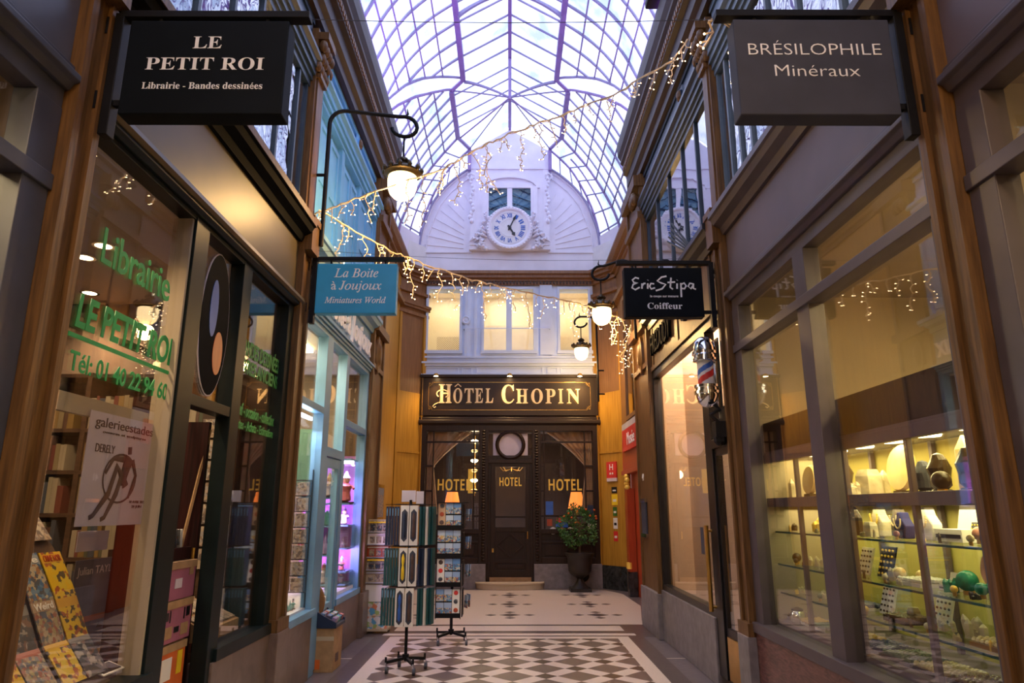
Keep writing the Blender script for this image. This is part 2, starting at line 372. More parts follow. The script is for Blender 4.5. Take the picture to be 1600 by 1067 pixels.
def light(kind, loc, energy, col, size=.2, parent=None, rot=None, name='lamp_light', sy=None, spot=None, blend=.6):
    d = bpy.data.lights.new(name, kind); d.energy = energy; d.color = col
    if kind == 'AREA':
        d.size = size
        if sy: d.shape = 'RECTANGLE'; d.size_y = sy
    else: d.shadow_soft_size = size
    if kind == 'SPOT' and spot: d.spot_size = math.radians(spot); d.spot_blend = blend
    o = bpy.data.objects.new(name, d); COL.objects.link(o)
    if parent: o.parent = parent; o.location = Vector(loc) - Vector(parent.location)
    else: o.location = loc
    if rot: o.rotation_euler = rot
    return o
ROT = {'-y': (PI / 2, 0, 0), '-x': (PI / 2, 0, -PI / 2), '+x': (PI / 2, 0, PI / 2)}
SER = {}
for i in range(26):
    SER[chr(65 + i)] = chr(0x1D400 + i); SER[chr(97 + i)] = chr(0x1D41A + i)
ITA = {}
for i in range(26):
    ITA[chr(65 + i)] = chr(0x1D434 + i); ITA[chr(97 + i)] = chr(0x1D44E + i)
ITA['h'] = '\u210e'
SCR = {}
for i in range(26):
    SCR[chr(65 + i)] = chr(0x1D4D0 + i); SCR[chr(97 + i)] = chr(0x1D4EA + i)
SAN = {}
for i in range(26):
    SAN[chr(65 + i)] = chr(0x1D5D4 + i); SAN[chr(97 + i)] = chr(0x1D5EE + i)
def sty(s, t): return ''.join(t.get(c, c) for c in s)
def text(name, s, size, loc, face, m, parent=None, ext=.002, sx=1, offset=0, align='CENTER', spacing=1, width=None, shear=0):
    """Raised lettering as a mesh. width: stretch to this many metres."""
    c = bpy.data.curves.new(name, 'FONT'); c.body = s; c.size = size; c.extrude = ext; c.align_x = align; c.align_y = 'CENTER'; c.offset = offset
    c.space_character = spacing; c.resolution_u = 3; c.shear = shear
    t = bpy.data.objects.new(name, c); COL.objects.link(t)
    bpy.context.view_layer.update()
    me = bpy.data.meshes.new_from_object(t.evaluated_get(bpy.context.evaluated_depsgraph_get()))
    bpy.data.objects.remove(t); bpy.data.curves.remove(c)
    xs = [v.co.x for v in me.vertices] or [0, 1]
    if width: sx = width / (max(xs) - min(xs))
    rot = Matrix.Rotation(face if isinstance(face, float) else ROT[face][2], 3, 'Z') @ Matrix.Rotation(PI / 2, 3, 'X')
    off = Vector((0, 0, 0))
    if parent:
        r = parent
        while r.parent: r = r.parent
        off = Vector(r.location)
    for v in me.vertices: v.co = rot @ Vector((v.co.x * sx, v.co.y, v.co.z)) + Vector(loc) - off
    me.materials.clear(); me.materials.append(M[m] if isinstance(m, str) else m)
    o = bpy.data.objects.new(name, me); COL.objects.link(o)
    if parent: o.parent = parent
    return o
W0 = 1.97
def sb(mb, s, d0, d1, y0, y1, z0, z1):
    """A box on the facade of side s (-1 left, 1 right), d metres behind the facade line."""
    return mb.box(s * (W0 + d0), s * (W0 + d1), y0, y1, z0, z1)
def profile_y(mb, s, prof, y0, y1):
    """A moulding: outline of (depth behind the facade, z), run along the passage."""
    return mb.prism([(s * (W0 + d), z) for d, z in prof], 'y', y0, y1)
# ================================================================ floor
def build_floor():
    mb = MB(); mats = ['floorgrey', 'floorbrown', 'floorwhite', 'diamond']; idx = []
    def slab(x0, x1, y0, y1, z, mi):
        n = len(mb.f); mb.box(x0, x1, y0, y1, -.05, z); idx.extend([mi] * (len(mb.f) - n))
    slab(-5, 5, -12, 16.2, 0, 0)
    for s in (-1, 1): slab(s * 1.54, s * 1.74, -12, 9.49, .0012, 1)
    slab(-1.54, 1.54, -12, 9.5, .0025, 2)                    # white border around the diamonds
    slab(-1.385, 1.385, -12, 9.35, .0038, 3)
    slab(-1.95, 1.95, 9.49, 10.46, .0012, 1)
    slab(-1.66, 1.66, 9.58, 9.73, .0025, 2); slab(-1.56, 1.56, 9.93, 10.34, .0025, 2)
    for s in (-1, 1): slab(s * 1.74, s * 1.97, 8.16, 8.18, .0025, 2)
    n = len(mb.f)
    mb.prism([(-1.93, 10.46), (1.93, 10.46), (1.97, 10.85), (2.24, 12.38), (2.21, 14.1), (1.95, 14.75), (-1.95, 14.75), (-2.21, 14.1), (-2.24, 12.38), (-1.97, 10.85)], 'z', -.05, .0025)
    idx.extend([2] * (len(mb.f) - n))
    def dia(x, y, w, h, mi):
        n = len(mb.f); mb.prism([(x - w, y), (x, y - h), (x + w, y), (x, y + h)], 'z', 0, .004); idx.extend([mi] * (len(mb.f) - n))
    for x in (-1.38, .01, 1.38):
        for y in (11.36, 12.6, 13.9):
            dia(x, y, .165, .165, 1)
            for dx, dy in ((.30, 0), (-.30, 0), (0, .29), (0, -.29)): dia(x + dx, y + dy, .085, .085, 1)
    o = mb.build('floor', mats)
    # keep the slot of every face
    o.data.polygons.foreach_set('material_index', idx); o['kind'] = 'structure'
build_floor()

# ================================================================ passage fronts
P1 = (2.77, 2.95)
def pilaster(name, s, y0, y1, zt=6.35, cap=5.8, m='wood', base=.62, basemat='stone'):
    o = struct(name)
    mb = MB(); sb(mb, s, -.035, .25, y0 + .004, y1 - .004, base, zt)
    sb(mb, s, -.06, .09, y0, y0 + .045, base + .02, 3.96); sb(mb, s, -.06, .09, y1 - .045, y1, base + .02, 3.96)
    sb(mb, s, -.08, .08, y0 - .015, y1 + .015, base + .001, base + .10)
    sb(mb, s, -.12, .1, y0 + .01, y1 - .01, 3.96, 4.30); sb(mb, s, -.135, .1, y0, y1, 4.24, 4.30)
    sb(mb, s, -.05, .1, y0 + .05, y1 - .03, 4.30, cap)
    mb.build('shaft', m, o)
    cb = MB(); sb(cb, s, -.14, .05, y0, y1, cap + .42, cap + .50); sb(cb, s, -.08, .05, y0 + .03, y1 - .01, cap, cap + .05)
    for i in range(3):
        for k in range(4):
            yy = y0 + (y1 - y0) * (k + .5 * (i % 2)) / 3; cb.ball((s * (W0 - .05 - .022 * i), yy, cap + .11 + .11 * i), .046, 8, sz=1.5)
    cb.build('capital', m, o, smooth=True)
    bb = MB(); sb(bb, s, -.09, .2, y0 - .02, y1 + .02, 0, base); bb.build('base', basemat, o, bevel=.006)
    return o
for s, side in ((-1, 'left'), (1, 'right')):
    pilaster('trim_%d' % (1 if s < 0 else 2), s, 2.68, 2.865)
pilaster('trim_3', -1, 5.98, 6.25, basemat='brownstone'); pilaster('trim_4', 1, 5.80, 6.02)
def pier(name, s, y0, y1, basemat):
    """The broad wooden pier that closes the row of shops, with an oval boss and a narrow capital."""
    o = struct(name); mb = MB()
    sb(mb, s, -.03, .9, y0, y1, .55, 7.0)
    for a, b in ((y0, y0 + .06), (y1 - .06, y1)): sb(mb, s, -.06, .3, a, b, .55, 6.45)
    mid = (y0 + y1) / 2
    sb(mb, s, -.06, .3, y0, y1, 3.55, 3.62); sb(mb, s, -.12, .3, y0 - .02, y1 + .02, 4.08, 4.2); sb(mb, s, -.1, .3, y0, y1, 5.75, 5.85); sb(mb, s, -.14, .3, y0 - .02, y1 + .02, 6.25, 6.42)
    mb.build('shaft', 'wood', o)
    b = MB(); b.lathe([(.001, .09), (.06, .085), (.085, .05), (.1, .06), (.12, .05), (.13, 0)], (0, 0, 0), 24, 'x', sy=2.3)
    b.map(lambda p: Vector((s * (W0 - .02) - s * abs(p.x), mid - .1 + p.y, 3.78 + p.z))); b.build('boss', 'wood', o, smooth=True)
    c = MB()
    for k in range(5): c.ball((s * (W0 - .12), y0 + .06 + .05 * k, 6.05 + .05 * (k % 2)), .06, 8, sz=1.6)
    c.build('capital', 'wood', o, smooth=True)
    q = MB(); sb(q, s, -.08, .9, y0 - .02, y1 + .02, 0, .55); q.build('base', basemat, o, bevel=.008)
    return o
pier('trim_5', -1, 9.40, 10.2, 'brownstone'); pier('trim_6', 1, 9.26, 10.36, 'stone')

# long mouldings of both sides: ledge over the shops, architrave, frieze, main cornice
LEDGE = [(.1, 4.03), (-.03, 4.03), (-.05, 4.09), (-.11, 4.12), (-.13, 4.17), (-.15, 4.18), (-.15, 4.23), (.1, 4.27)]
ARCH = [(.12, 5.74), (-.01, 5.74), (-.01, 5.80), (-.035, 5.80), (-.035, 5.87), (-.055, 5.87), (-.055, 5.93), (-.09, 5.96), (-.09, 6.0), (.12, 6.0)]
CORN = [(.9, 6.45), (-.04, 6.45), (-.04, 6.56), (-.09, 6.60), (-.09, 6.78), (-.15, 6.80), (-.15, 6.96), (-.185, 7.0), (-.185, 7.05), (-.225, 7.12), (-.235, 7.24), (-.235, 7.32), (.9, 7.34)]
def ledge(s, y0, y1, m, name='ledge', parent=None): return profile_y(MB(), s, LEDGE, y0, y1).build(name, m, parent)
for s, side, m0, m1 in ((-1, 'left', 'greenblack', 'toyblue'), (1, 'right', 'mauve', 'wood')):
    y_end = 10.0
    o = struct('wall_%s_cornice' % side); profile_y(MB(), s, CORN, -12, y_end).build('cornice', 'cornice', o)
    d = MB()
    for k in range(170):
        y = y_end - .06 - .075 * k
        if y < -2.5: break
        d.box(s * (W0 - .165), s * (W0 - .15), y - .036, y, 6.83, 6.9)
    d.build('dentil', 'pierbrown', o)
    o = struct('wall_%s_upper' % side)
    sb(MB(), s, .25, .9, -12, y_end, 6.0, 7.34).build('wall', 'cornice', o)

def panes(o, s, d, rects, m='glass', name='pane'):
    for (y0, y1, z0, z1) in rects:
        sb(MB(), s, d, d + .006, y0, y1, z0, z1).build(name, m, o)
def shopfront(name, s, y0, y1, mulls, frame, fascia, plinth, sill=.66, transom=2.95, head=3.31, upper=True, gl='glass', ledge_m=None):
    """Plinth, sill, stiles, mullions, transom bar, head, fascia board and ledge of one shop, with a pane in every opening."""
    o = struct(name); f = MB()
    sb(f, s, -.04, .12, y0, y1, sill, sill + .075); sb(f, s, 0, .10, y0, y1, head, 3.42)
    for a, b in [(y0, y0 + .09), (y1 - .16, y1)] + mulls: sb(f, s, -.005, .10, a, b, sill, head)
    sb(f, s, -.02, .10, y0, y1, transom - .03, transom + .04)
    profile_y(f, s, [(.1, 3.40), (-.02, 3.40), (-.04, 3.43), (-.065, 3.44), (-.065, 3.47), (-.03, 3.50), (-.03, 3.52), (.1, 3.52)], y0, y1)
    f.build('frame', frame, o, bevel=.004)
    sb(MB(), s, .0, .12, y0, y1, 3.5, 4.05).build('fascia', fascia, o)
    sb(MB(), s, -.02, .14, y0, y1, 0, sill).build('plinth', plinth, o, bevel=.006)
    profile_y(MB(), s, LEDGE, y0 - .02, y1 + .02).build('ledge', ledge_m or frame, o)
    ed = [y0 + .09] + [v for mm in sorted(mulls) for v in mm] + [y1 - .16]
    for a, b in zip(ed[::2], ed[1::2]):
        panes(o, s, .055, [(a, b, sill + .075, transom - .03), (a, b, transom + .04, head)], gl)
    return o
shopfront('window_1', 1, 2.87, 5.80, [(4.30, 4.48)], 'mauve', 'mauvepanel', 'redmarble')
shopfront('window_2', 1, -1.2, 2.678, [(.6, .74)], 'mauve', 'mauvepanel', 'redmarble')
shopfront('window_3', -1, -1.2, 2.678, [(.6, .74)], 'slate', 'slatepanel', 'stone')
def mezzanine(name, s, y0, y1, mulls, m, gl, thick=.036, head=5.74, frieze='navy'):
    o = struct(name); f = MB()
    sb(f, s, .0, .12, y0, y1, 4.25, 4.33)
    for y in mulls: sb(f, s, .02, .06, y - thick / 2, y + thick / 2, 4.3, head)
    sb(f, s, .01, .1, y0, y1, head - .07, head)
    profile_y(f, s, ARCH, y0, y1); sb(f, s, .03, .2, y0, y1, 6.0, 6.45)
    sb(f, s, .01, .2, y0, y1, 6.38, 6.45)
    f.build('frame', m, o)
    ys = sorted(mulls)
    for a, b in zip(ys, ys[1:]): panes(o, s, .042, [(a + thick / 2, b - thick / 2, 4.33, head - .07)], gl)
    r = MB(); sb(r, s, .9, 1.0, y0, y1, 4.2, 6.1); sb(r, s, .12, 1.0, y0, y1, 6.0, 6.1); r.build('room_wall', 'palewall', o)
    return o
mezzanine('window_4', 1, 2.88, 5.8, [2.95, 3.5, 4.05, 4.55, 5.05, 5.31, 5.55, 5.77], 'steel', 'wavyglass')
mezzanine('window_5', -1, 2.88, 5.98, [2.92, 3.25, 3.75, 4.25, 4.75, 5.25, 5.7, 5.94], 'navy', 'wavyglass')
mezzanine('window_6', 1, 6.02, 9.32, [6.08, 6.62, 7.19, 7.87, 8.55, 9.2], 'navy', 'farglass')
mezzanine('window_7', 1, -2, 2.8, [-2, -1, -.2, .6, 1.4, 2.1, 2.75], 'steel', 'wavyglass')
mezzanine('window_8', -1, -2, 2.8, [-2, -1, -.2, .6, 1.4, 2.1, 2.75], 'navy', 'wavyglass')
# blue boarded upper storey over the toy shop
o = struct('wall_left_blue_storey'); b = MB(); s = -1
sb(b, s, .06, .25, 6.24, 9.46, 4.2, 6.45)
b.build('boarding', 'toydeep', o)
b = MB()
for a, c in ((6.25, 6.40), (7.30, 7.42), (8.25, 8.37), (9.34, 9.46)): sb(b, s, .0, .1, a, c, 4.25, 5.74)
for a, c in ((6.40, 7.30), (7.42, 8.25), (8.37, 9.34)):
    mid = (a + c) / 2
    for p, q in ((a + .05, mid - .015), (mid + .015, c - .05)):
        sb(b, s, .035, .1, p, q, 4.36, 5.62); sb(b, s, .02, .1, p, p + .06, 4.36, 5.62); sb(b, s, .02, .1, q - .06, q, 4.36, 5.62)
        for z in (4.36, 4.95, 5.56): sb(b, s, .02, .1, p, q, z, z + .06)
profile_y(b, s, ARCH, 6.24, 9.46); sb(b, s, .03, .2, 6.24, 9.46, 6.05, 6.12); sb(b, s, .03, .2, 6.24, 9.46, 6.36, 6.44)
b.build('shutter', 'toydeep', o)
for nm, ss, y in (('frieze_medallion', -1, 8.1), ('frieze_medallion', 1, 7.0)):
    o = struct('trim_%d' % (7 if ss < 0 else 8)); q = MB(); q.lathe([(.001, .03), (.05, .03), (.05, .01), (.085, .015), (.1, 0)], (0, 0, 0), 20, 'x', sy=1.7)
    q.map(lambda p: Vector((ss * (W0 + .03) - ss * abs(p.x), y + p.y, 6.25 + p.z))); q.build('medallion', 'toydeep' if ss < 0 else 'navy', o)
    q = MB(); q.ball((ss * (W0 + .0), y, 6.25), .045, 10, sz=1.8); q.build('boss', 'wood', o)

# ---------------------------------------------------------------- bookshop front (left, 2.95 - 6.07)
o = struct('window_9'); s = -1; f = MB()
for a, b in ((2.87, 2.95), (4.0, 4.19), (4.80, 4.96), (5.85, 5.98)): sb(f, s, -.005, .10, a, b, .0 if a > 3.5 and a < 5 else .66, 3.39)
sb(f, s, .0, .1, 2.87, 5.98, 3.37, 3.46); sb(f, s, 0, .1, 4.15, 4.85, 2.23, 2.30)
sb(f, s, -.03, .12, 2.87, 4.05, .66, .74); sb(f, s, -.03, .12, 4.9, 5.98, .62, .70)
profile_y(f, s, [(.1, 3.40), (-.02, 3.40), (-.05, 3.42), (-.05, 3.45), (.1, 3.46)], 2.95, 6.07)
f.build('frame', 'greenblack', o, bevel=.004)
f = MB(); profile_y(f, s, [(.1, 3.44), (-.06, 3.44), (-.075, 3.46), (-.06, 3.50), (-.03, 3.52), (.1, 3.52)], 2.95, 6.07); f.build('moulding', 'bookfascia', o)
sb(MB(), s, .0, .12, 2.87, 5.98, 3.5, 4.05).build('fascia', 'bookfascia', o)
profile_y(MB(), s, LEDGE, 2.85, 6.0).build('ledge', 'matblack', o)
tip = MB(); profile_y(tip, s, [(-.15, 4.18), (-.155, 4.18), (-.155, 4.24), (.1, 4.28), (.1, 4.27), (-.15, 4.23)], 2.85, 6.0); tip.build('ledge_edge', 'wood', o)
f = MB(); sb(f, s, -.02, .14, 2.87, 4.10, 0, .66); sb(f, s, -.02, .14, 4.86, 5.98, 0, .62); f.build('plinth', 'brownstone', o, bevel=.006)
panes(o, s, .055, [(2.95, 4.0, .74, 3.37), (4.19, 4.80, 2.30, 3.37), (4.96, 5.85, .70, 3.37)], 'glass')
f = MB(); sb(f, s, .012, .13, 3.975, 3.996, .74, 3.37); sb(f, s, .12, .15, 3.0, 3.95, 2.05, 2.14); sb(f, s, .12, .15, 3.0, 3.06, .75, 2.1); f.build('inner_frame', 'beige', o)
f = MB(); sb(f, s, .35, .38, 4.0, 5.0, 2.56, 2.60); sb(f, s, .12, .15, 4.96, 5.88, 2.55, 2.59); f.build('inner_rail', 'shelfwood', o)
# the open bookshop doorway: dark reveal and the leaf folded inwards
o = struct('door_1'); f = MB()
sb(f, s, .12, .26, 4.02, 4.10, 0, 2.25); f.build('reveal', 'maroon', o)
f = MB(); f.box(-2.44, -2.12, 4.83, 4.87, .03, 2.2); f.build('leaf', 'maroon', o)
f = MB(); f.tube([(-2.12, 4.79, 1.0), (-2.12, 4.79, 1.35)], .012, 8); f.build('handle', 'brass', o)

# ---------------------------------------------------------------- toy shop front (left, 6.25 - 9.46)
o = struct('window_10'); f = MB()
for a, b in ((6.25, 6.36), (7.19, 7.42), (8.09, 8.22), (9.32, 9.46)): sb(f, s, -.01, .10, a, b, .58 if a < 7 or a > 9 else .0, 3.44)
sb(f, s, -.01, .1, 6.25, 9.46, 3.42, 3.50); sb(f, s, -.01, .09, 6.25, 7.3, 2.58, 2.65); sb(f, s, -.01, .09, 8.15, 9.4, 2.58, 2.66)
sb(f, s, -.01, .09, 7.3, 8.15, 2.16, 2.26); sb(f, s, -.03, .12, 6.25, 7.3, .57, .64); sb(f, s, -.03, .12, 8.15, 9.46, .55, .62)
for k in range(3): sb(f, s, -.03 - .02 * k, .1, 6.25, 9.46, 3.47 + .035 * k, 3.50 + .035 * k)
f.build('frame', 'toyblue', o, bevel=.004)
sb(MB(), s, .0, .12, 6.25, 9.46, 3.55, 4.05).build('fascia', 'toyblue', o)
profile_y(MB(), s, LEDGE, 6.24, 9.48).build('ledge', 'toyblue', o)
f = MB(); sb(f, s, -.02, .14, 6.25, 7.20, 0, .57); sb(f, s, -.02, .14, 8.12, 9.46, 0, .55); f.build('plinth', 'brownstone', o, bevel=.006)
panes(o, s, .05, [(6.36, 7.19, .64, 2.58), (6.36, 7.19, 2.65, 3.42), (7.42, 8.09, 2.26, 3.42), (8.22, 9.32, .62, 2.58), (8.22, 9.32, 2.66, 3.42)], 'toyglass')
o = struct('door_2'); f = MB()
for a, b in ((7.43, 7.53), (7.98, 8.08)): sb(f, s, .0, .05, a, b, .03, 2.15)
sb(f, s, .0, .05, 7.5, 8.0, .03, .62); sb(f, s, 0, .05, 7.5, 8.0, 2.05, 2.15); sb(f, s, -.012, .05, 7.58, 7.93, .15, .5)
f.build('leaf', 'toyblue', o, bevel=.004); panes(o, s, .02, [(7.53, 7.98, .62, 2.05)], 'toyglass')
f = MB(); f.tube([(-1.93, 8.03, 1.0), (-1.86, 8.03, 1.0), (-1.86, 7.92, 1.0)], .011, 8); f.build('handle', 'chrome', o)
text('fascia_lettering', 'La Boîte à Joujoux', .42, (-W0 + .012, 7.95, 3.80), '+x', 'letter', None, .018, width=2.75, shear=.25, offset=.012)
bpy.data.objects['fascia_lettering']['kind'] = 'structure'

# ---------------------------------------------------------------- hairdresser front (right, 6.02 - 9.30)
s = 1; o = struct('window_11'); f = MB()
for a, b in ((6.02, 6.08), (6.70, 6.93), (9.20, 9.30)): sb(f, s, .0, .10, a, b, .0 if a < 6.6 else (.1 if a < 7 else .6), 3.40)
sb(f, s, .0, .10, 6.02, 9.3, 3.34, 3.44); sb(f, s, .0, .1, 6.03, 6.75, 2.17, 2.26); sb(f, s, 0, .1, 6.9, 9.3, .6, .67)
f.build('frame', 'black', o, bevel=.004)
panes(o, s, .05, [(6.93, 9.20, .67, 3.34), (6.08, 6.70, 2.26, 3.34)], 'glass')
f = MB(); sb(f, s, .0, .12, 6.02, 9.30, 3.44, 4.03); sb(f, s, -.02, .1, 6.02, 9.3, 3.44, 3.50)
for y in (6.3, 7.7, 9.1): sb(f, s, -.012, .1, y, y + .05, 3.46, 4.03)
f.build('fascia', 'wood', o)
profile_y(MB(), s, LEDGE, 6.01, 9.32).build('ledge', 'black', o)
f = MB(); sb(f, s, -.02, .14, 6.93, 9.30, 0, .6); f.build('plinth', 'stone', o, bevel=.006)
text('fascia_lettering', 'FREDUDY', .40, (W0 - .022, 8.55, 3.76), '-x', 'matblack', None, .02, width=1.15)
text('fascia_lettering', 'CIE', .40, (W0 - .022, 7.2, 3.76), '-x', 'matblack', None, .02, width=.55)
for q in bpy.data.objects:
    if q.name.startswith('fascia_lettering'): q['kind'] = 'structure'
o = struct('door_3'); f = MB()
for a, b in ((6.085, 6.13), (6.65, 6.695)): sb(f, s, .02, .06, a, b, .03, 2.17)
sb(f, s, .02, .06, 6.09, 6.69, .03, .55); sb(f, s, .02, .06, 6.09, 6.69, 2.1, 2.17); f.build('leaf', 'black', o)
panes(o, s, .035, [(6.13, 6.65, .55, 2.1)], 'glass')
f = MB(); f.box(W0 + .005, W0 + .019, 6.14, 6.64, .12, .48); f.build('kick_panel', 'brass', o)
f = MB(); f.tube([(W0 - .05, 6.90, .66), (W0 - .05, 6.90, 1.45)], .022, 10); f.tube([(W0, 6.9, .7), (W0 - .05, 6.9, .7)], .014, 8); f.tube([(W0, 6.9, 1.4), (W0 - .05, 6.9, 1.4)], .014, 8); f.build('handle', 'brass', o, smooth=True)

# ---------------------------------------------------------------- rooms behind the shop windows
def room(name, s, y0, y1, d1, wall, ceil, z0=.02, z1=3.42, d0=.13, floor='floorbrown'):
    o = struct(name); b = MB()
    sb(b, s, d1, d1 + .1, y0, y1, 0, z1); sb(b, s, d0, d1, y0 - .05, y0, 0, z1); sb(b, s, d0, d1, y1, y1 + .05, 0, z1); b.build('wall', wall, o)
    sb(MB(), s, d0, d1 + .1, y0 - .05, y1 + .05, z1, z1 + .06).build('shop_ceiling', ceil, o)
    return o
room('wall_bookshop', -1, 2.9, 5.98, 2.2, 'brownwall', 'ceilwhite')
room('wall_toyshop', -1, 6.3, 9.4, 1.4, 'beige', 'ceilwhite')
room('wall_minerals', 1, 2.92, 5.76, 2.2, 'beige', 'beige')
room('wall_hairdresser', 1, 6.06, 9.25, .42, 'peach', 'peach', z1=3.95)
room('wall_right_near', 1, -1.2, 2.64, 2.2, 'beige', 'beige'); room('wall_left_near', -1, -1.2, 2.64, 1.2, 'brownwall', 'beige')
for s, side in ((-1, 'left'), (1, 'right')):
    o = struct('wall_%s_rear' % side); b = MB()
    sb(b, s, 0, .3, -12, -1.2, 0, 6.45); b.build('wall', 'brownwall', o)
    for k in range(4): sb(MB(), s, -.02, .01, -10.6 + 2.5 * k, -8.8 + 2.5 * k, .7, 3.3).build('pane', 'glass', o)
    b = MB(); sb(b, s, .12, .9, -1.2, 9.5, 4.06, 4.2); b.build('storey_floor', 'darkwall', o)
o = struct('wall_rear'); MB().box(-5, 5, -12.3, -12, 0, 7.4).build('wall', 'brownwall', o)

# ================================================================ hotel end of the passage
D = 15.1; Q = D / 15.234
def hx(x): return x * Q
def hz(z): return 1.6 + (z - 1.6) * Q
o = struct('wall_hotel'); b = MB()
b.box(-2.1, 2.1, D + .03, D + .3, hz(4.53), 5.12); b.box(-2.1, 2.1, D + .03, D + .3, 6.56, 7.6)
for a, c in ((-2.1, -1.9), (-1.11, -.6), (.57, 1.12), (1.85, 2.1)): b.box(a, c, D + .03, D + .3, 5.1, 6.6)
b.build('wall', 'hotelwhite', o)
b = MB()
for x0, x1 in ((-1.92, -1.09), (-.64, .6), (1.1, 1.87)):                 # window casings
    b.box(x0, x0 + .055, D - .02, D + .05, 5.06, 6.62); b.box(x1 - .055, x1, D - .02, D + .05, 5.06, 6.62)
    b.box(x0, x1, D - .02, D + .05, 6.56, 6.62); b.box(x0 - .02, x1 + .02, D - .05, D + .05, 5.03, 5.10)
b.box(-.08, .05, D - .02, D + .06, 5.1, 6.6)
for z0, z1, dd in ((4.93, 4.97, .04), (4.80, 4.84, .07), (4.74, 4.80, .03), (4.52, 4.56, .06)): b.box(-1.98, 1.98, D - dd, D + .05, z0, z1)
for x0, x1 in ((-1.9, -1.15), (-1.08, -.85), (-.75, .75), (.85, 1.08), (1.15, 1.9)):       # small panels under the windows
    b.box(x0, x1, D + .0, D + .05, 4.70, 4.72); b.box(x0, x1, D, D + .05, 4.58, 4.60); b.box(x0, x0 + .02, D, D + .05, 4.58, 4.72); b.box(x1 - .02, x1, D, D + .05, 4.58, 4.72)
for x in (-1.0, -.78, .72, .98): b.box(x - .03, x + .03, D - .01, D + .05, 4.97, 6.6)
b.box(.70, .98, D - .03, D + .05, 5.0, 6.75)
for x in (-1.0, .84): b.lathe([(.10, 0), (.10, .02), (.075, .03), (.05, .01), (.0, .02)], (x, D + .0, 5.82), 20, 'y', cap=False)
b.build('moulding', 'hotelwhite', o)
b = MB(); b.box(-1.05, .92, D - .07, D - .055, 5.60, 5.615); b.box(-1.05, -1.03, D - .07, D + .05, 5.59, 5.63); b.box(.9, .92, D - .07, D + .05, 5.59, 5.63); b.build('rail', 'hotelwhite', o)
b = MB(); b.box(-2.1, 2.1, D - .04, D + .3, 6.66, 6.74); b.box(-2.1, 2.1, D - .08, D + .3, 6.74, 6.80); b.box(-2.15, 2.15, D - .16, D + .3, 6.80, 6.88); b.box(-2.2, 2.2, D - .22, D + .3, 6.88, 6.95); b.build('cornice', 'pierbrown', o)
b = MB()
for k in range(52): b.box(-2.0 + .077 * k, -1.96 + .077 * k, D - .075, D - .03, 6.68, 6.74)
b.build('dentil', 'cornice', o)
# lit rooms behind the three hotel windows
for i, (x0, x1) in enumerate(((-1.87, -1.14), (-.59, .55), (1.15, 1.82))):
    o = struct('window_%d' % (12 + i)); MB().box(x0 - .3, x1 + .3, D + 1.6, D + 1.7, 4.9, 6.9).build('room_wall', 'creamwall', o)
    b = MB(); b.box(x0 - .3, x0 - .25, D + .3, D + 1.6, 4.9, 6.9); b.box(x1 + .25, x1 + .3, D + .3, D + 1.6, 4.9, 6.9); b.box(x0 - .3, x1 + .3, D + .3, D + 1.6, 6.85, 6.9); b.box(x0 - .3, x1 + .3, D + .3, D + 1.6, 4.9, 4.95); b.build('room_side', 'creamwall', o)
    MB().box(x0, x1, D + .04, D + .046, 5.1, 6.57).build('pane', 'toyglass', o)
    b = MB(); n = int((x1 - x0) / .035); ym = D + .12; zt = 5.72 if i == 1 else 5.45
    xa, xb = (x0, x1) if i != 0 else (x0 + .2, x1)
    for k in range(-16, 40):
        for sg in (1, -1):
            p = xa + k * .05; q = p + sg * (zt - 5.1); ax, az, bx_, bz = p, 5.1, q, zt
            if sg > 0:
                if ax < xa: az += xa - ax; ax = xa
                if bx_ > xb: bz -= bx_ - xb; bx_ = xb
            else:
                if ax > xb: az += ax - xb; ax = xb
                if bx_ < xa: bz -= xa - bx_; bx_ = xa
            if bz - az > .03 and ax <= xb and bx_ >= xa: b.tube([(ax, ym, az), (bx_, ym, bz)], .0035, 4)
    b.build('trellis', 'wire' if i else 'pierbrown', o)
    light('AREA', ((x0 + x1) / 2, D + .9, 6.82), 10 if i == 1 else 7.5, (1, .84, .60), .8, o, (0, 0, 0), 'room_light')
# shop front of the hotel
o = struct('wall_hotel_front'); f = MB()
def hb(x0, x1, z0, z1, d0=-.05, d1=.12): f.box(x0, x1, D + d0, D + d1, z0, z1)
for a, c in ((-1.95, -1.83), (-.66, -.46), (.5, .68), (1.82, 1.95)): hb(a, c, .49, 3.4)
hb(-1.95, 1.95, 3.28, 3.42); 
for a, c in ((-1.83, -.66), (.68, 1.82)):
    hb(a, c, .49, 1.17, 0); hb(a, c, 1.10, 1.2); hb(a, c, .49, .62); hb(a, c, .90, .95, -.03); hb(a + .08, c - .08, .66, .88, -.02)
    hb(a, c, 1.44, 1.49, -.02, .03)
    lo, hi = ((a + .15, a + .18), (c - .13, c - .10)) if a < 0 else ((a + .06, a + .09), (c - .19, c - .16))
    for p, q in (lo, hi): hb(p, q, 1.2, 3.3, -.02, .03)
    hb(a, c, 3.02, 3.06, -.02, .03)
    for z in (2.50, 1.97):
        hb(a, lo[0], z, z + .04, -.02, .03); hb(hi[1], c, z, z + .04, -.02, .03)
f.build('joinery', 'hotelwood', o, bevel=.006)
f = MB()
for x in (-.56, .59):
    for k in range(46): f.lathe([(.028, 0), (.04, .022), (.028, .044)], (x, D - .06, .55 + .06 * k), 8)
f.build('rope_column', 'hotelwood', o)
f = MB(); f.prism([(D + .1, 3.40), (D - .05, 3.40), (D - .1, 3.45), (D - .1, 3.50), (D - .06, 3.53), (D - .06, 3.57), (D - .02, 3.62), (D + .1, 3.62)], 'x', -2.0, 2.0); f.build('lintel_moulding', 'brownpanel', o)
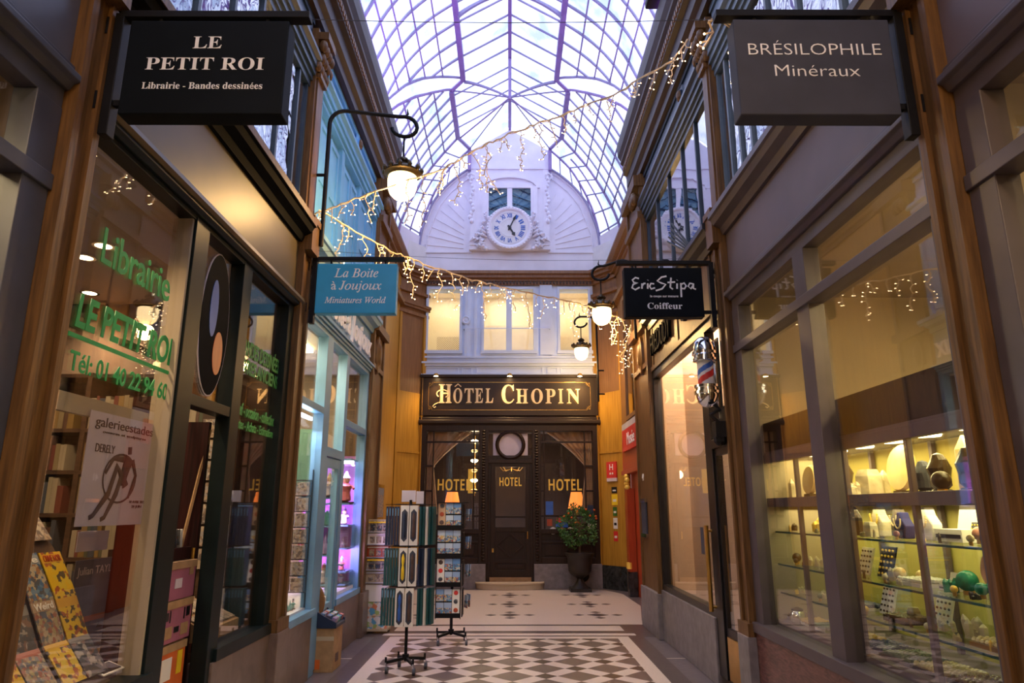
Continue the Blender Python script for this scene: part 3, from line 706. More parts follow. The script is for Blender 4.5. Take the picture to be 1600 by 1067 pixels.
f = MB(); f.box(-1.95, -.5, D - .08, D + .15, 0, .49); f.box(.52, 1.95, D - .08, D + .15, 0, .49); f.build('plinth', 'stone', o, bevel=.008)
for x0, x1 in ((-1.83, -.66), (.68, 1.82)): MB().box(x0, x1, D + .005, D + .011, 1.2, 3.3).build('pane', 'glass', o)
f = MB(); f.box(-.66, .68, D + .0, D + .1, 2.62, 2.75); f.box(-.66, -.4, D, D + .1, .1, 2.7); f.box(.42, .68, D, D + .1, .1, 2.7); f.box(-.46, .5, D - .03, D + .1, 3.24, 3.3); f.box(-.46, .5, D - .04, D + .1, 2.58, 2.66)
f.lathe([(.25, -.02), (.25, .02), (.29, .03), (.33, .0)], (.02, D - .02, 2.98), 28, 'y', cap=False); f.build('door_surround', 'hotelwood', o, bevel=.004)
f = MB(); f.box(-.36, .4, D + .03, D + .036, 2.72, 3.26); f.build('fanlight', 'lilacpaper', o)
f = MB(); f.lathe([(.0, -.01), (.24, -.01)], (.02, D + .02, 2.98), 28, 'y'); f.build('fanlight_medallion', 'mauve', o)
f = MB(); f.box(-.36, .4, D + .045, D + .2, 2.7, 3.28); f.build('fanlight_back', 'darkwall', o)
o = struct('door_4'); f = MB()
for a, c in ((-.40, -.30), (.34, .44)): f.box(a, c, D - .02, D + .05, .22, 2.58)
for z0, z1 in ((.22, .36), (.50, .58), (1.14, 1.24), (1.42, 1.47), (2.50, 2.58)): f.box(-.4, .44, D - .02, D + .05, z0, z1)
f.box(-.32, .36, D + .005, D + .05, .3, 1.2); f.box(-.25, .29, D - .01, D + .03, .39, .48)
for p, q in (((-.26, .86), (.02, 1.10)), ((.02, 1.10), (.30, .86)), ((.30, .86), (.02, .62)), ((.02, .62), (-.26, .86))): f.tube([(p[0], D - .005, p[1]), (q[0], D - .005, q[1])], .022, 4)
f.build('leaf', 'hotelwood', o, bevel=.004)
MB().box(-.3, .34, D + .01, D + .016, 1.24, 2.5).build('pane', 'glass', o)
f = MB(); f.tube([(.385, D - .02, 1.0), (.385, D - .07, 1.0), (.385, D - .07, 1.14), (.385, D - .02, 1.14)], .012, 8); f.box(-.37, -.33, D - .03, D, .72, .8); f.build('handle', 'brass', o)
f = MB(); f.box(-.42, .46, D - .02, D + .12, .1, .22); f.build('threshold', 'card', o)
o = struct('trim_9'); f = MB(); pts = [(.01 + .70 * math.cos(PI * k / 24), D - .09 - .34 * math.sin(PI * k / 24)) for k in range(25)]
f.prism([(p[0], p[1]) for p in pts], 'z', .0, .13); f.prism([(p[0] * 1.03, D - .09 + (p[1] - D + .09) * 1.05) for p in pts], 'z', .10, .14); f.build('doorstep', 'beige', o, bevel=.01)
# hotel lobby
o = struct('wall_lobby'); f = MB(); f.box(-2.3, 2.3, D + 2.6, D + 2.7, 0, 3.6); f.box(-2.4, -2.3, D + .15, D + 2.7, 0, 3.6); f.box(2.3, 2.4, D + .15, D + 2.7, 0, 3.6); f.build('wall', 'darkwall', o)
MB().box(-2.4, 2.4, D + .15, D + 2.7, 3.5, 3.6).build('lobby_ceiling', 'brownwall', o)

# chamfered piers and the recessed side walls beside the hotel
for s, side in ((-1, 'left'), (1, 'right')):
    A = (s * 1.95, D); B = (s * 2.42, D - .62)
    o = struct('wall_chamfer_%s' % side); L = math.hypot(B[0] - A[0], B[1] - A[1]); ang = math.atan2(B[1] - A[1], B[0] - A[0])
    def ch(mb, u0, u1, t0, t1, z0, z1):
        """u along the chamfer, t in front of it"""
        nx, ny = (B[1] - A[1]) / L * (1 if s < 0 else 1), -(B[0] - A[0]) / L
        if (nx * -s) < 0: nx, ny = -nx, -ny
        ux, uy = (B[0] - A[0]) / L, (B[1] - A[1]) / L
        P = lambda u, t: (A[0] + ux * u + nx * t, A[1] + uy * u + ny * t)
        return mb.prism([P(u0, t0), P(u1, t0), P(u1, t1), P(u0, t1)], 'z', z0, z1)
    ch(MB(), -.1, L + .25, -.3, 0, .45, 4.1).build('panelling', 'ochre', o)
    ch(MB(), -.1, L + .25, -.3, 0, 4.1, 7.0).build('pier', 'pierbrown', o)
    f = MB(); ch(f, -.06, .05, 0, .05, .45, 5.9); ch(f, L - .05, L + .02, 0, .04, .45, 5.9); ch(f, .05, L - .05, 0, .02, 2.78, 2.82)
    f.build('stile', 'ochre', o)
    f = MB()
    for z0, z1, t in ((5.85, 5.92, .05), (6.0, 6.06, .08), (6.06, 6.12, .11), (6.35, 6.42, .07), (6.66, 6.74, .06), (6.74, 6.80, .10), (6.80, 6.88, .18), (6.88, 6.95, .24)): ch(f, -.1, L + .15, -.05, t, z0, z1)
    f.build('cornice', 'pierbrown', o)
    ch(MB(), -.1, L + .2, -.3, -.02, 6.95, 7.6).build('band', 'white', o)
    ch(MB(), -.02, L + .03, -.05, .03, 0, .47).build('base', 'blackmarble' if s > 0 else 'brownstone', o)
    # side wall of the recess
    X = s * (2.38 if s > 0 else 2.42); o = struct('wall_recess_%s' % side); f = MB(); ye = 10.36 if s > 0 else 10.2
    if s > 0:
        f.box(X, X + .3, ye, 11.6, 0, 7); f.box(X, X + .3, 14.25, D - .6, 0, 7); f.box(X, X + .3, 11.6, 14.25, 3.3, 7)
    else: f.box(X - .3, X, ye, D - .6, 0, 7.0)
    f.build('wall', 'ochre' if s < 0 else 'pierbrown', o)
    f = MB(); f.prism([(X + s * .3, 6.66), (X - s * .04, 6.66), (X - s * .04, 6.74), (X - s * .10, 6.74), (X - s * .10, 6.8), (X - s * .18, 6.82), (X - s * .24, 6.9), (X - s * .24, 6.95), (X + s * .3, 6.95)], 'y', 10.0, D - .5); f.box(X, X - s * .10, 10.3, D - .6, 6.0, 6.1); f.build('cornice', 'pierbrown', o)
    f = MB(); f.box(X + s * .02, X + s * .3, 10.0, D - .5, 6.95, 7.45); f.build('band', 'white', o)
    f = MB(); f.box(s * 1.9, X + s * .3, 9.95, 10.05, 6.95, 7.34); f.build('return', 'cornice', o)
# red museum doorway in the right recess
o = struct('door_5'); X = 2.38; f = MB()
f.box(X - .05, X + .05, 11.55, 14.25, 2.35, 2.95); f.box(X - .08, X + .05, 11.5, 14.28, 2.28, 2.36); f.box(X - .03, X + .05, 13.95, 14.25, 0, 2.3); f.box(X - .03, X + .05, 11.6, 11.8, 0, 2.3)
f.box(X + .06, X + .10, 11.8, 13.95, 0, 2.3); f.build('door_frame', 'redwood', o, bevel=.005)
f = MB(); f.box(X - .09, X + .05, 13.62, 13.74, .45, 2.0); f.build('column', 'redwood', o)
f = MB(); f.box(X - .11, X + .05, 13.60, 13.76, 0, .45); f.build('column_base', 'blackmarble', o)
f = MB()
for k in range(4): f.ball((X - .07, 13.66 + .03 * (k % 2), 2.02 + .07 * k), .06, 8, sz=.9)
f.tube([(X - .08, 13.67, .5), (X - .08, 13.67, .62)], .06, 10); f.build('capital', 'gold', o, smooth=True)
f = MB(); f.box(X - .04, X + .05, 11.6, 14.25, 2.95, 3.3); f.build('transom', 'palewall', o)
o = struct('window_15'); f = MB(); f.box(X - .02, X + .0, 11.7, 13.6, 3.4, 5.8); f.build('mirror_pane', 'farglass', o)
f = MB()
for y in (11.65, 12.6, 13.6): f.box(X - .05, X + .02, y - .03, y + .03, 3.35, 5.85)
f.box(X - .05, X + .02, 11.6, 13.65, 3.32, 3.4); f.box(X - .05, X + .02, 11.6, 13.65, 5.8, 5.88); f.build('frame', 'pierbrown', o)

# ================================================================ lunette wall with the clock pavilion
o = struct('wall_lunette')
EA = [(2.15, 6.95), (2.13, 7.6), (2.09, 7.95), (1.99, 8.3), (1.84, 8.72), (1.58, 9.09), (1.25, 9.40), (.93, 9.6)]
outline = [(x, z) for x, z in EA] + [(-x, z) for x, z in reversed(EA)]
f = MB(); f.prism(outline, 'y', D + .02, D + .3); f.build('wall', 'lunette', o)
f = MB()
for sg in (-1, 1):
    pa = [(sg * x, D + .0, z) for x, z in EA[1:]]; f.tube(pa, .045, 8)
    pa2 = [(sg * (x - .16), D + .01, z - .02 - .1 * i / 7) for i, (x, z) in enumerate(EA[1:])]; f.tube(pa2, .018, 6)
    for k in range(10):                                                # raised rays of the fan
        a = math.radians(6 + 8.2 * k); c = (sg * .35, 7.5)
        rr = 1.58 - .17 * abs(math.sin(2 * a)) * 0
        r1 = 1.66 / (1 - .0) * (1 - .06 * math.sin(a))
        r1 = r1 * (1.0 + .06 * math.sin(a))
        r0 = .75 / max(.2, math.cos(a)) * .98 if a < .95 else 1.3
        if r0 < r1 - .1: f.tube([(c[0] + sg * r0 * math.cos(a), D + .012, c[1] + r0 * math.sin(a)), (c[0] + sg * r1 * math.cos(a), D + .012, c[1] + r1 * math.sin(a))], .012, 4)
f.box(-2.1, -.9, D - .01, D + .05, 7.46, 7.50); f.box(.9, 2.1, D - .01, D + .05, 7.46, 7.50)
f.build('fan_moulding', 'lunette', o)
# pavilion: gabled dormer in front, its window, architrave
YP = D - .12
f = MB(); f.prism([(-.95, 7.5), (-.56, 7.5), (-.56, 9.16), (.56, 9.16), (.56, 7.5), (.95, 7.5), (.95, 10.05), (0, 10.62), (-.95, 10.05)], 'y', YP, D + .3); f.build('pavilion', 'lunette', o)
f = MB(); f.box(-.56, .56, YP + .02, D + .2, 7.5, 8.05)
for k in range(13):
    a0 = PI * k / 13; a1 = PI * (k + 1) / 13
    p = lambda a, r: (r * math.cos(a) * 1.0, 9.05 + r * math.sin(a) * .42)
    f.prism([p(a0, .64), p(a0, .72), p(a1, .72), p(a1, .64)], 'y', YP - .05, YP + .02)
for sg in (-1, 1): f.box(sg * .56, sg * .66, YP - .04, YP + .02, 8.1, 9.1); f.box(sg * .50, sg * .60, YP - .02, YP + .03, 8.0, 9.1); f.box(sg * .80, sg * .93, YP - .02, YP + .02, 7.6, 9.6)
f.box(-.56, .56, YP - .02, YP + .1, 9.06, 9.18); f.box(-.06, .06, YP - .01, YP + .05, 8.0, 9.1); f.box(-.95, .95, YP - .03, YP + .02, 9.55, 9.6)
f.build('window_surround', 'lunette', o)
f = MB(); f.box(-.55, .55, YP + .02, YP + .03, 8.1, 9.08); f.build('pane', 'dormerglass', o)
f = MB(); f.box(-.75, .75, D + .8, D + .85, 7.9, 9.4); f.build('sky_room_wall', 'navy', o)
f = MB()
for k in range(5):
    for sg in (-1, 1): f.tube([(sg * .52, YP + .1, 8.15 + .2 * k), (sg * .06, YP + .1, 8.32 + .2 * k)], .014, 4)
for sg in (-1, 1): f.tube([(sg * .52, YP + .12, 8.6), (sg * .06, YP + .12, 8.5)], .03, 4); f.tube([(sg * .52, YP + .12, 8.1), (sg * .1, YP + .12, 8.35)], .035, 4)
f.build('glazing_bar', 'navy', o)

# ================================================================ glass roof
o = struct('ceiling')
NP = [(2.34, 7.30), (2.31, 7.9), (2.19, 8.49), (2.09, 8.77), (1.91, 9.14), (1.65, 9.51), (1.33, 9.83), (.95, 10.12)]
FP = [(2.52, 7.30), (2.49, 7.75), (2.38, 8.10), (2.24, 8.42), (2.04, 8.80), (1.80, 9.20), (1.52, 9.58), (1.20, 9.98)]
YN = [10.4, 10.45, 10.62, 10.78, 11.02, 11.35, 11.75, 12.25]
YF = [10.45, 10.5, 10.68, 10.86, 11.12, 11.48, 11.9, 12.42]
YH = [14.35, 14.33, 14.30, 14.28, 14.26, 14.25, 14.25, 14.25]
PR = [(2.16, 7.30, D), (2.14, 7.75, D - .02), (2.06, 8.2, D - .05), (1.93, 8.65, D - .08), (1.72, 9.12, D - .1), (1.48, 9.55, D - .1), (1.22, 9.85, D - .1), (.97, 10.08, D - .12)]
EE = [(2.15, 7.30, D), (2.12, 7.62, D), (2.08, 7.97, D), (1.98, 8.32, D), (1.82, 8.74, D), (1.56, 9.11, D), (1.24, 9.42, D), (.96, 9.62, D)]
PR = [(x, y, z) for x, z, y in PR]; EE = [(x, y - .03, z) for x, z, y in EE]
def lp(arr, t):
    i = min(int(t), len(arr) - 2); u = t - i; a, b = arr[i], arr[i + 1]
    # smooth (Catmull-Rom) interpolation through the listed points
    if isinstance(a, (int, float)): return a + (b - a) * u
    p0 = arr[max(i - 1, 0)]; p3 = arr[min(i + 2, len(arr) - 1)]
    return tuple(.5 * (2 * a[k] + (b[k] - p0[k]) * u + (2 * p0[k] - 5 * a[k] + 4 * b[k] - p3[k]) * u * u + (3 * a[k] - p0[k] - 3 * b[k] + p3[k]) * u ** 3) for k in range(len(a)))
TS = [i * .25 for i in range(29)]
Y0 = -12.0
gl = MB(); ribs = MB(); purl = MB(); beams = MB()
for s in (-1, 1):
    def grid(mb, f, n):
        b = len(mb.v)
        for t in TS:
            for j in range(n + 1): x, y, z = f(t, j / n); mb.v.append((s * x, y, z))
        for i in range(len(TS) - 1):
            for j in range(n): q = b + i * (n + 1) + j; mb.f.append((q, q + 1, q + n + 2, q + n + 1))
    grid(gl, lambda t, u: (lp(NP, t)[0], Y0 + (lp(YN, t) - Y0) * u, lp(NP, t)[1]), 4)
    grid(gl, lambda t, u: tuple(a + (b - a) * u for a, b in zip((lp(NP, t)[0], lp(YN, t), lp(NP, t)[1]), (lp(FP, t)[0], lp(YF, t), lp(FP, t)[1]))), 1)
    grid(gl, lambda t, u: (lp(FP, t)[0], lp(YF, t) + (lp(YH, t) - lp(YF, t)) * u, lp(FP, t)[1]), 4)
    grid(gl, lambda t, u: tuple(a + (b - a) * u for a, b in zip((lp(FP, t)[0], lp(YH, t), lp(FP, t)[1]), lp(PR, t))), 3)
    grid(gl, lambda t, u: tuple(a + (b - a) * u for a, b in zip(lp(PR, t), lp(EE, t))), 1)
    # gabled lantern
    gl.quad((s * .95, Y0, 10.12), (s * .95, 12.25, 10.12), (0, 12.25, 10.70), (0, Y0, 10.70))
    gl.quad((s * .95, 12.25, 10.12), (s * 1.2, 12.42, 9.98), (0, 12.42, 10.70), (0, 12.25, 10.70))
    gl.quad((s * 1.2, 12.42, 9.98), (s * 1.2, 14.25, 9.98), (0, 14.25, 10.70), (0, 12.42, 10.70))
    gl.quad((s * 1.2, 14.25, 9.98), (s * .97, D - .12, 10.08), (0, D - .12, 10.70), (0, 14.25, 10.70))
    # curved side ribs
    k = 0; y = 12.02
    while y > -3:
        tmin = 0
        ts = [t for t in TS if lp(YN, t) >= y - .01]
        if len(ts) > 2: ribs.tube([(s * lp(NP, t)[0], y, lp(NP, t)[1]) for t in ts], .027, 4)
        ribs.tube([(s * .95, y, 10.11), (0, y, 10.69)], .020, 4)
        y -= .485
    y = 12.62
    while y < 14.2:
        ts = [t for t in TS if lp(YF, t) <= y]
        ribs.tube([(s * lp(FP, t)[0], y, lp(FP, t)[1]) for t in ts], .026, 4); ribs.tube([(s * 1.2, y, 9.97), (0, y, 10.69)], .018, 4); y += .41
    y = 12.35
    for yy in (11.4, 11.9, 12.2):
        ts = [t for t in TS if lp(YF, t) <= yy]
        if len(ts) > 3: ribs.tube([(s * lp(FP, t)[0], yy, lp(FP, t)[1]) for t in ts], .024, 4)
    # purlins run lengthwise
    for i in (1.4, 2.5, 3.5, 4.3, 5.15, 6.05):
        x, z = lp(NP, i); purl.tube([(s * x, -4, z), (s * x, lp(YN, i), z)], .018, 4)
        x, z = lp(FP, i); a = (s * x, lp(YF, i), z); b_ = (s * x, lp(YH, i), z); p = lp(PR, i); e = lp(EE, i)
        purl.tube([a, b_, (s * p[0], p[1], p[2])], .020, 4)
        if i > 2: purl.tube([(s * p[0], p[1], p[2]), (s * e[0], e[1], e[2])], .018, 4)
    # end arches, hips
    ribs.tube([(s * lp(NP, t)[0], lp(YN, t), lp(NP, t)[1]) for t in TS], .028, 6)
    beams.tube([(s * lp(FP, t)[0], lp(YF, t), lp(FP, t)[1]) for t in TS], .028, 6)
    beams.tube([(s * lp(FP, t)[0], lp(YH, t), lp(FP, t)[1]) for t in TS], .032, 6)
    beams.tube([(s * p[0], p[1], p[2]) for p in (lp(PR, t) for t in TS)], .030, 6)
    ribs.tube([(s * p[0], p[1] - .02, p[2]) for p in (lp(EE, t) for t in TS)], .03, 6)
    beams.tube([(s * lp(FP, t)[0], (lp(YH, t) + 0) * .5 + lp(PR, t)[1] * .5, (lp(FP, t)[1] + lp(PR, t)[2]) / 2) if 0 else (s * (lp(FP, t)[0] + lp(PR, t)[0]) / 2, (lp(YH, t) + lp(PR, t)[1]) / 2, (lp(FP, t)[1] + lp(PR, t)[2]) / 2) for t in TS[:24]], .022, 4)
    # lengthwise beams of the lantern
    beams.box(s * .90, s * 1.0, Y0, 12.25, 10.05, 10.17); beams.box(s * 1.15, s * 1.25, 12.42, 14.25, 9.91, 10.03)
    beams.tube([(s * .95, 12.25, 10.11), (s * 1.2, 12.42, 9.97)], .045, 6); beams.tube([(s * 1.2, 14.25, 9.97), (s * .97, D - .14, 10.08)], .045, 6)
    beams.box(s * .93, s * 1.01, D - .2, D - .1, 9.5, 10.1)
    # arched braces of the lantern
    for yy, zc in ((10.35, 10.52), (6.5, 10.52), (2.6, 10.52)):
        pts = [(s * .93 * (1 - u), yy, 10.06 + (zc - 10.06) * math.sin(u * PI / 2) ** .9) for u in [i / 8 for i in range(9)]]; ribs.tube(pts, [.045 - .02 * i / 8 for i in range(9)], 4)
    pts = [(s * .93 * (1 - u), 12.25, 10.06 - .36 * u ** 1.4) for u in [i / 8 for i in range(9)]]; ribs.tube(pts, [.035 - .015 * i / 8 for i in range(9)], 4)
    pts = [(s * 1.15 * (1 - u), 12.42 - .17 * u, 9.96 - .26 * u ** 1.2) for u in [i / 8 for i in range(9)]]; ribs.tube(pts, .016, 4)
    beams.tube([(0, 12.25, 9.7), (s * 1.15, 14.25, 9.96)], .018, 4); ribs.tube([(0, 12.25, 9.73), (s * .97, 14.9, 10.05)], .014, 4)
beams.tube([(0, 12.25, 10.66), (0, 12.25, 9.66)], .03, 6)
beams.box(-.035, .035, Y0, D - .1, 10.60, 10.74)
gl.build('roof_glazing', 'roofglass', o); ribs.build('rib', 'rib', o); purl.build('purlin', 'rib', o); beams.build('beam', 'beam', o)
# opaque lowest panels of the end bay
f = MB()
for s in (-1, 1): f.quad((s * 2.5, 14.30, 7.2), (s * 2.47, 14.32, 7.85), (s * 2.10, D - .04, 7.85), (s * 2.14, D - .02, 7.2))
f.build('gutter_panel', 'lunette', o)
f = MB(); f.box(-3.4, -2.4, -12, 10, 7.25, 7.35); f.box(2.4, 3.4, -12, 10, 7.25, 7.35); f.box(-3.6, -2.45, 9.9, D + .3, 7.15, 7.3); f.box(2.45, 3.6, 9.9, D + .3, 7.15, 7.3); f.build('roof_flashing', 'lunette', o)
f = MB(); f.box(-6, -2.9, 9, 17, 6.9, 8.4); f.box(2.9, 6, 9, 17, 6.9, 8.6); 
f.build('neighbour_roof', 'palewall', o)
# ================================================================ hanging signs
def hang_sign(name, label, s, yw, x_out, x_in, zt, zb, board_m, lines, wallz, bar_out, frame_top):
    """A board hung under a flat iron bar; the upright is fixed to the pilaster with two pegs."""
    xw = s * 1.925; xu = s * 1.88
    t = thing(name, label, 'sign', (s * (x_in + x_out) / 2, yw, zb))
    f = MB(); f.box(xu - .022, xu + .022, yw - .03, yw + .03, zb - .09, frame_top); f.box(min(s * bar_out, xu), max(s * bar_out, xu), yw - .03, yw + .03, frame_top - .022, frame_top + .014)
    for x in (x_in - .12, x_out + .12): f.box(s * x - .008, s * x + .008, yw - .015, yw + .015, zt - .02, frame_top)
    f.build('bracket', 'iron', t, bevel=.003)
    for z in wallz:
        p = MB(); p.box(xu, xw, yw - .016, yw + .016, z - .016, z + .016); p.box(xw - s * .004, xw + s * .006, yw - .045, yw + .045, z - .045, z + .045); p.build('wall_peg', 'iron', t)
    if len(wallz) > 1:
        p = MB(); p.box(xu, s * x_in, yw - .014, yw + .014, wallz[-1] - .014, wallz[-1] + .014); p.build('side_peg', 'iron', t)
    b = MB(); b.box(s * x_in, s * x_out, yw - .05, yw + .05, zb, zt); bd = b.build('board', board_m, t, bevel=.006)
    xc = s * (x_in + x_out) / 2
    for (st, size, dz, wd, off, sh) in lines: text('lettering', st, size, (xc, yw - .0515, zt - dz), '-y', 'letter', bd, .001, width=wd, offset=off, shear=sh)
    return t
hang_sign('hanging_sign', 'black hanging sign reading LE PETIT ROI above the bookshop', -1, 2.86, 1.055, 1.81, 3.87, 3.37, 'signblack',
    [(sty('LE', SER), .095, .125, .135, -.0004, 0), (sty('PETIT ROI', SER), .095, .24, .555, -.0004, 0), (sty('Librairie', SER) + ' - ' + sty('Bandes dessin', SER) + 'e' * 0 + 'é' + sty('es', SER), .05, .355, .56, 0, 0)], (3.85, 3.45), .97, 3.93)
hang_sign('hanging_sign', 'grey hanging sign reading BRÉSILOPHILE Minéraux at upper right', 1, 2.86, 1.07, 1.816, 3.886, 3.373, 'signgrey',
    [('BRÉSILOPHILE', .09, .17, .63, -.001, 0), ('Minéraux', .09, .285, .40, -.001, 0)], (3.855, 3.44), 1.0, 3.945)
hang_sign('hanging_sign', 'blue hanging sign in italic lettering beside the toy shop', -1, 6.25, 1.08, 1.845, 3.895, 3.40, 'signblue',
    [(sty('La Boite', ITA), .125, .10, .42, .001, 0), ('à ' + sty('Joujoux', ITA), .125, .225, .48, .001, 0), (sty('Miniatures World', ITA), .085, .37, .58, .001, 0)], (3.87, 3.46), 1.02, 3.96)
t = hang_sign('hanging_sign', 'black hanging sign reading Eric Stipa Coiffeur beside the barber pole', 1, 6.05, 1.06, 1.785, 3.785, 3.31, 'signblack',
    [(sty('Coiffeur', SER), .085, .375, .32, 0, 0), (sty('la coupe sur mesure', SAN), .028, .28, .26, 0, 0)], (3.76, 3.367), 1.0, 3.85)
STROKES = [  # brush-written name: polylines on a unit canvas
 [(.115, .86), (.06, .90), (.01, .80), (.03, .70), (.09, .69), (.02, .62), (.0, .48), (.05, .40), (.12, .50)], [(.16, .66), (.155, .44)], [(.158, .56), (.19, .66), (.215, .66)], [(.25, .66), (.245, .44)], [(.253, .79), (.255, .80)],
 [(.35, .64), (.30, .66), (.275, .54), (.30, .43), (.36, .48)], [(.55, .96), (.47, .92), (.40, .76), (.46, .68), (.53, .62), (.47, .44), (.37, .36)],
 [(.62, .90), (.60, .50), (.64, .42)], [(.56, .70), (.68, .72)], [(.71, .66), (.705, .44)], [(.713, .79), (.716, .80)],
 [(.77, .68), (.765, .10)], [(.77, .62), (.82, .68), (.85, .56), (.82, .44), (.77, .46)], [(.96, .64), (.91, .67), (.88, .54), (.92, .44), (.96, .58)], [(.965, .66), (.96, .46), (1.0, .42)]]
b = MB()
for st in STROKES: b.tube([(1.13 + .59 * x, 6.05 - .0515, 3.475 + .235 * z) for x, z in st], .0085, 5)
b.map(lambda p: Vector((p.x, 6.0 - .0005 + (p.y - 5.9985) * .15, p.z))); b.build('script_lettering', 'letter', t)

# ================================================================ passage lamps
def globe_lamp(name, label, x, y, z, s, yb, zr0, zr1, lit, group, power, scale=1.0):
    """Wall rod, swan-neck arm ending in a scroll, and a crowned glass globe hanging from the hook."""
    xr = s * 1.83; t = thing(name, label, 'lamp', (x, y, z))
    ztop = z + .76 * scale; f = MB()
    path = [(xr, yb, zr0), (xr, yb, ztop - .16)] + [(xr - s * (.16 - .16 * math.cos(a)), yb + (y - yb) * .2 * (1 - math.cos(a)), ztop - .16 + .16 * math.sin(a)) for a in [PI / 2 * k / 6 for k in range(1, 7)]]
    cx, cz, rr = x + s * .0, ztop - .13 * scale, .13 * scale
    path.append((x + s * .06, y, ztop))
    path += [(x - s * rr * math.sin(a) * 1.0, y, cz + rr * math.cos(a) * (1 - a / 14)) for a in [k * PI / 8 for k in range(0, 13)]]
    f.tube(path, .021 * scale, 8); f.tube([(x, y, ztop), (x - s * .03, y, ztop + .03), (x - s * .02, y, ztop + .09)], [.014, .012, .004], 6)
    f.build('swan_neck', 'iron', t, smooth=True)
    for zz in (zr0 + .15 * (zr1 - zr0), zr0 + .62 * (zr1 - zr0)):
        p = MB(); p.tube([(s * 1.96, yb, zz), (xr, yb, zz)], .016, 8); p.build('wall_bracket', 'iron', t)
    p = MB(); p.tube([(x, y, cz - rr * .86), (x, y, z + .28 * scale)], .010, 6); p.build('hook_rod', 'iron', t)
    k = scale
    c = MB(); c.lathe([(.012, .30 * k), (.03, .29 * k), (.045, .25 * k), (.03, .235 * k), (.05, .22 * k), (.085, .19 * k), (.15, .15 * k), (.19, .12 * k), (.19, .10 * k), (.165, .09 * k), (.15, .07 * k)], (x, y, z), 20)
    for q in range(12):
        a = 2 * PI * q / 12; c.ball((x + .19 * k * math.cos(a), y + .19 * k * math.sin(a), z + .135 * k), .024 * k, 6, sz=1.5)
    for q in range(8):
        a = 2 * PI * q / 8; c.ball((x + .055 * k * math.cos(a), y + .055 * k * math.sin(a), z + .25 * k), .016 * k, 6, sz=1.4)
    c.build('crown', 'bronze', t, smooth=True)
    g = MB(); g.lathe([(.140, .085), (.148, .03), (.146, -.04), (.125, -.11), (.085, -.155), (.04, -.175), (.001, -.18)], (x, y, z), 24); g.build('globe', lit, t, smooth=True)
    if power: light('POINT', (x, y, z - .30), power, (1, .60, .22), .12, t, name='globe_light')
    return t
globe_lamp('globe_lamp', 'large lit globe lamp on a swan-neck arm above the toy shop', -1.09, 6.35, 4.81, -1, 6.22, 4.08, 5.3, 'globe', None, 28)
globe_lamp('globe_lamp', 'lit globe lamp hanging beside the left edge of the black hairdresser sign', 1.39, 9.9, 4.47, 1, 9.6, 4.0, 4.9, 'globefar', None, 30)
globe_lamp('globe_lamp', 'smallest lit globe lamp over the right end of the hotel name board', 1.50, 13.9, 4.80, 1, 13.9, 3.75, 4.8, 'globefar', None, 34)
globe_lamp('globe_lamp', 'lit globe lamp behind the camera on the left', -1.09, -1.2, 4.81, -1, -1.2, 4.08, 5.3, 'globefar', None, 60)
globe_lamp('globe_lamp', 'lit globe lamp behind the camera on the right', 1.09, -.6, 4.6, 1, -.6, 4.08, 5.3, 'globefar', None, 60)
globe_lamp('globe_lamp', 'lit globe lamp farthest behind the camera', 1.09, -5.4, 4.8, 1, -5.4, 4.08, 5.3, 'globefar', None, 40)
# left counterpart near the hotel pier is hidden behind the blue sign

# violet LED strips lying on top of both main cornices
for s, nm in ((1, 'right'), (-1, 'left')):
    t = thing('led_strip', 'violet LED strip along the top of the %s cornice' % nm, 'light', (s * 1.83, 8, 7.34))
    MB().box(s * 1.80, s * 1.86, -1, 9.9, 7.34, 7.37).build('casing', 'white', t); MB().box(s * 1.81, s * 1.85, -1, 9.9, 7.37, 7.378).build('led', 'led', t)
    light('AREA', (s * 1.83, 9.3, 7.42), 26 if s < 0 else 10, (.52, .12, 1.0), .06, t, (PI, 0, 0), 'led_light', sy=5)
t = thing('floodlight', 'small dark floodlight on top of the right cornice', 'floodlight', (1.80, 6.9, 7.34))
f = MB(); f.box(1.62, 1.82, 6.7, 7.0, 7.42, 7.52); f.build('housing', 'iron', t, bevel=.02); f = MB(); f.tube([(1.8, 6.85, 7.34), (1.8, 6.85, 7.45)], .02, 6); f.build('foot', 'iron', t)

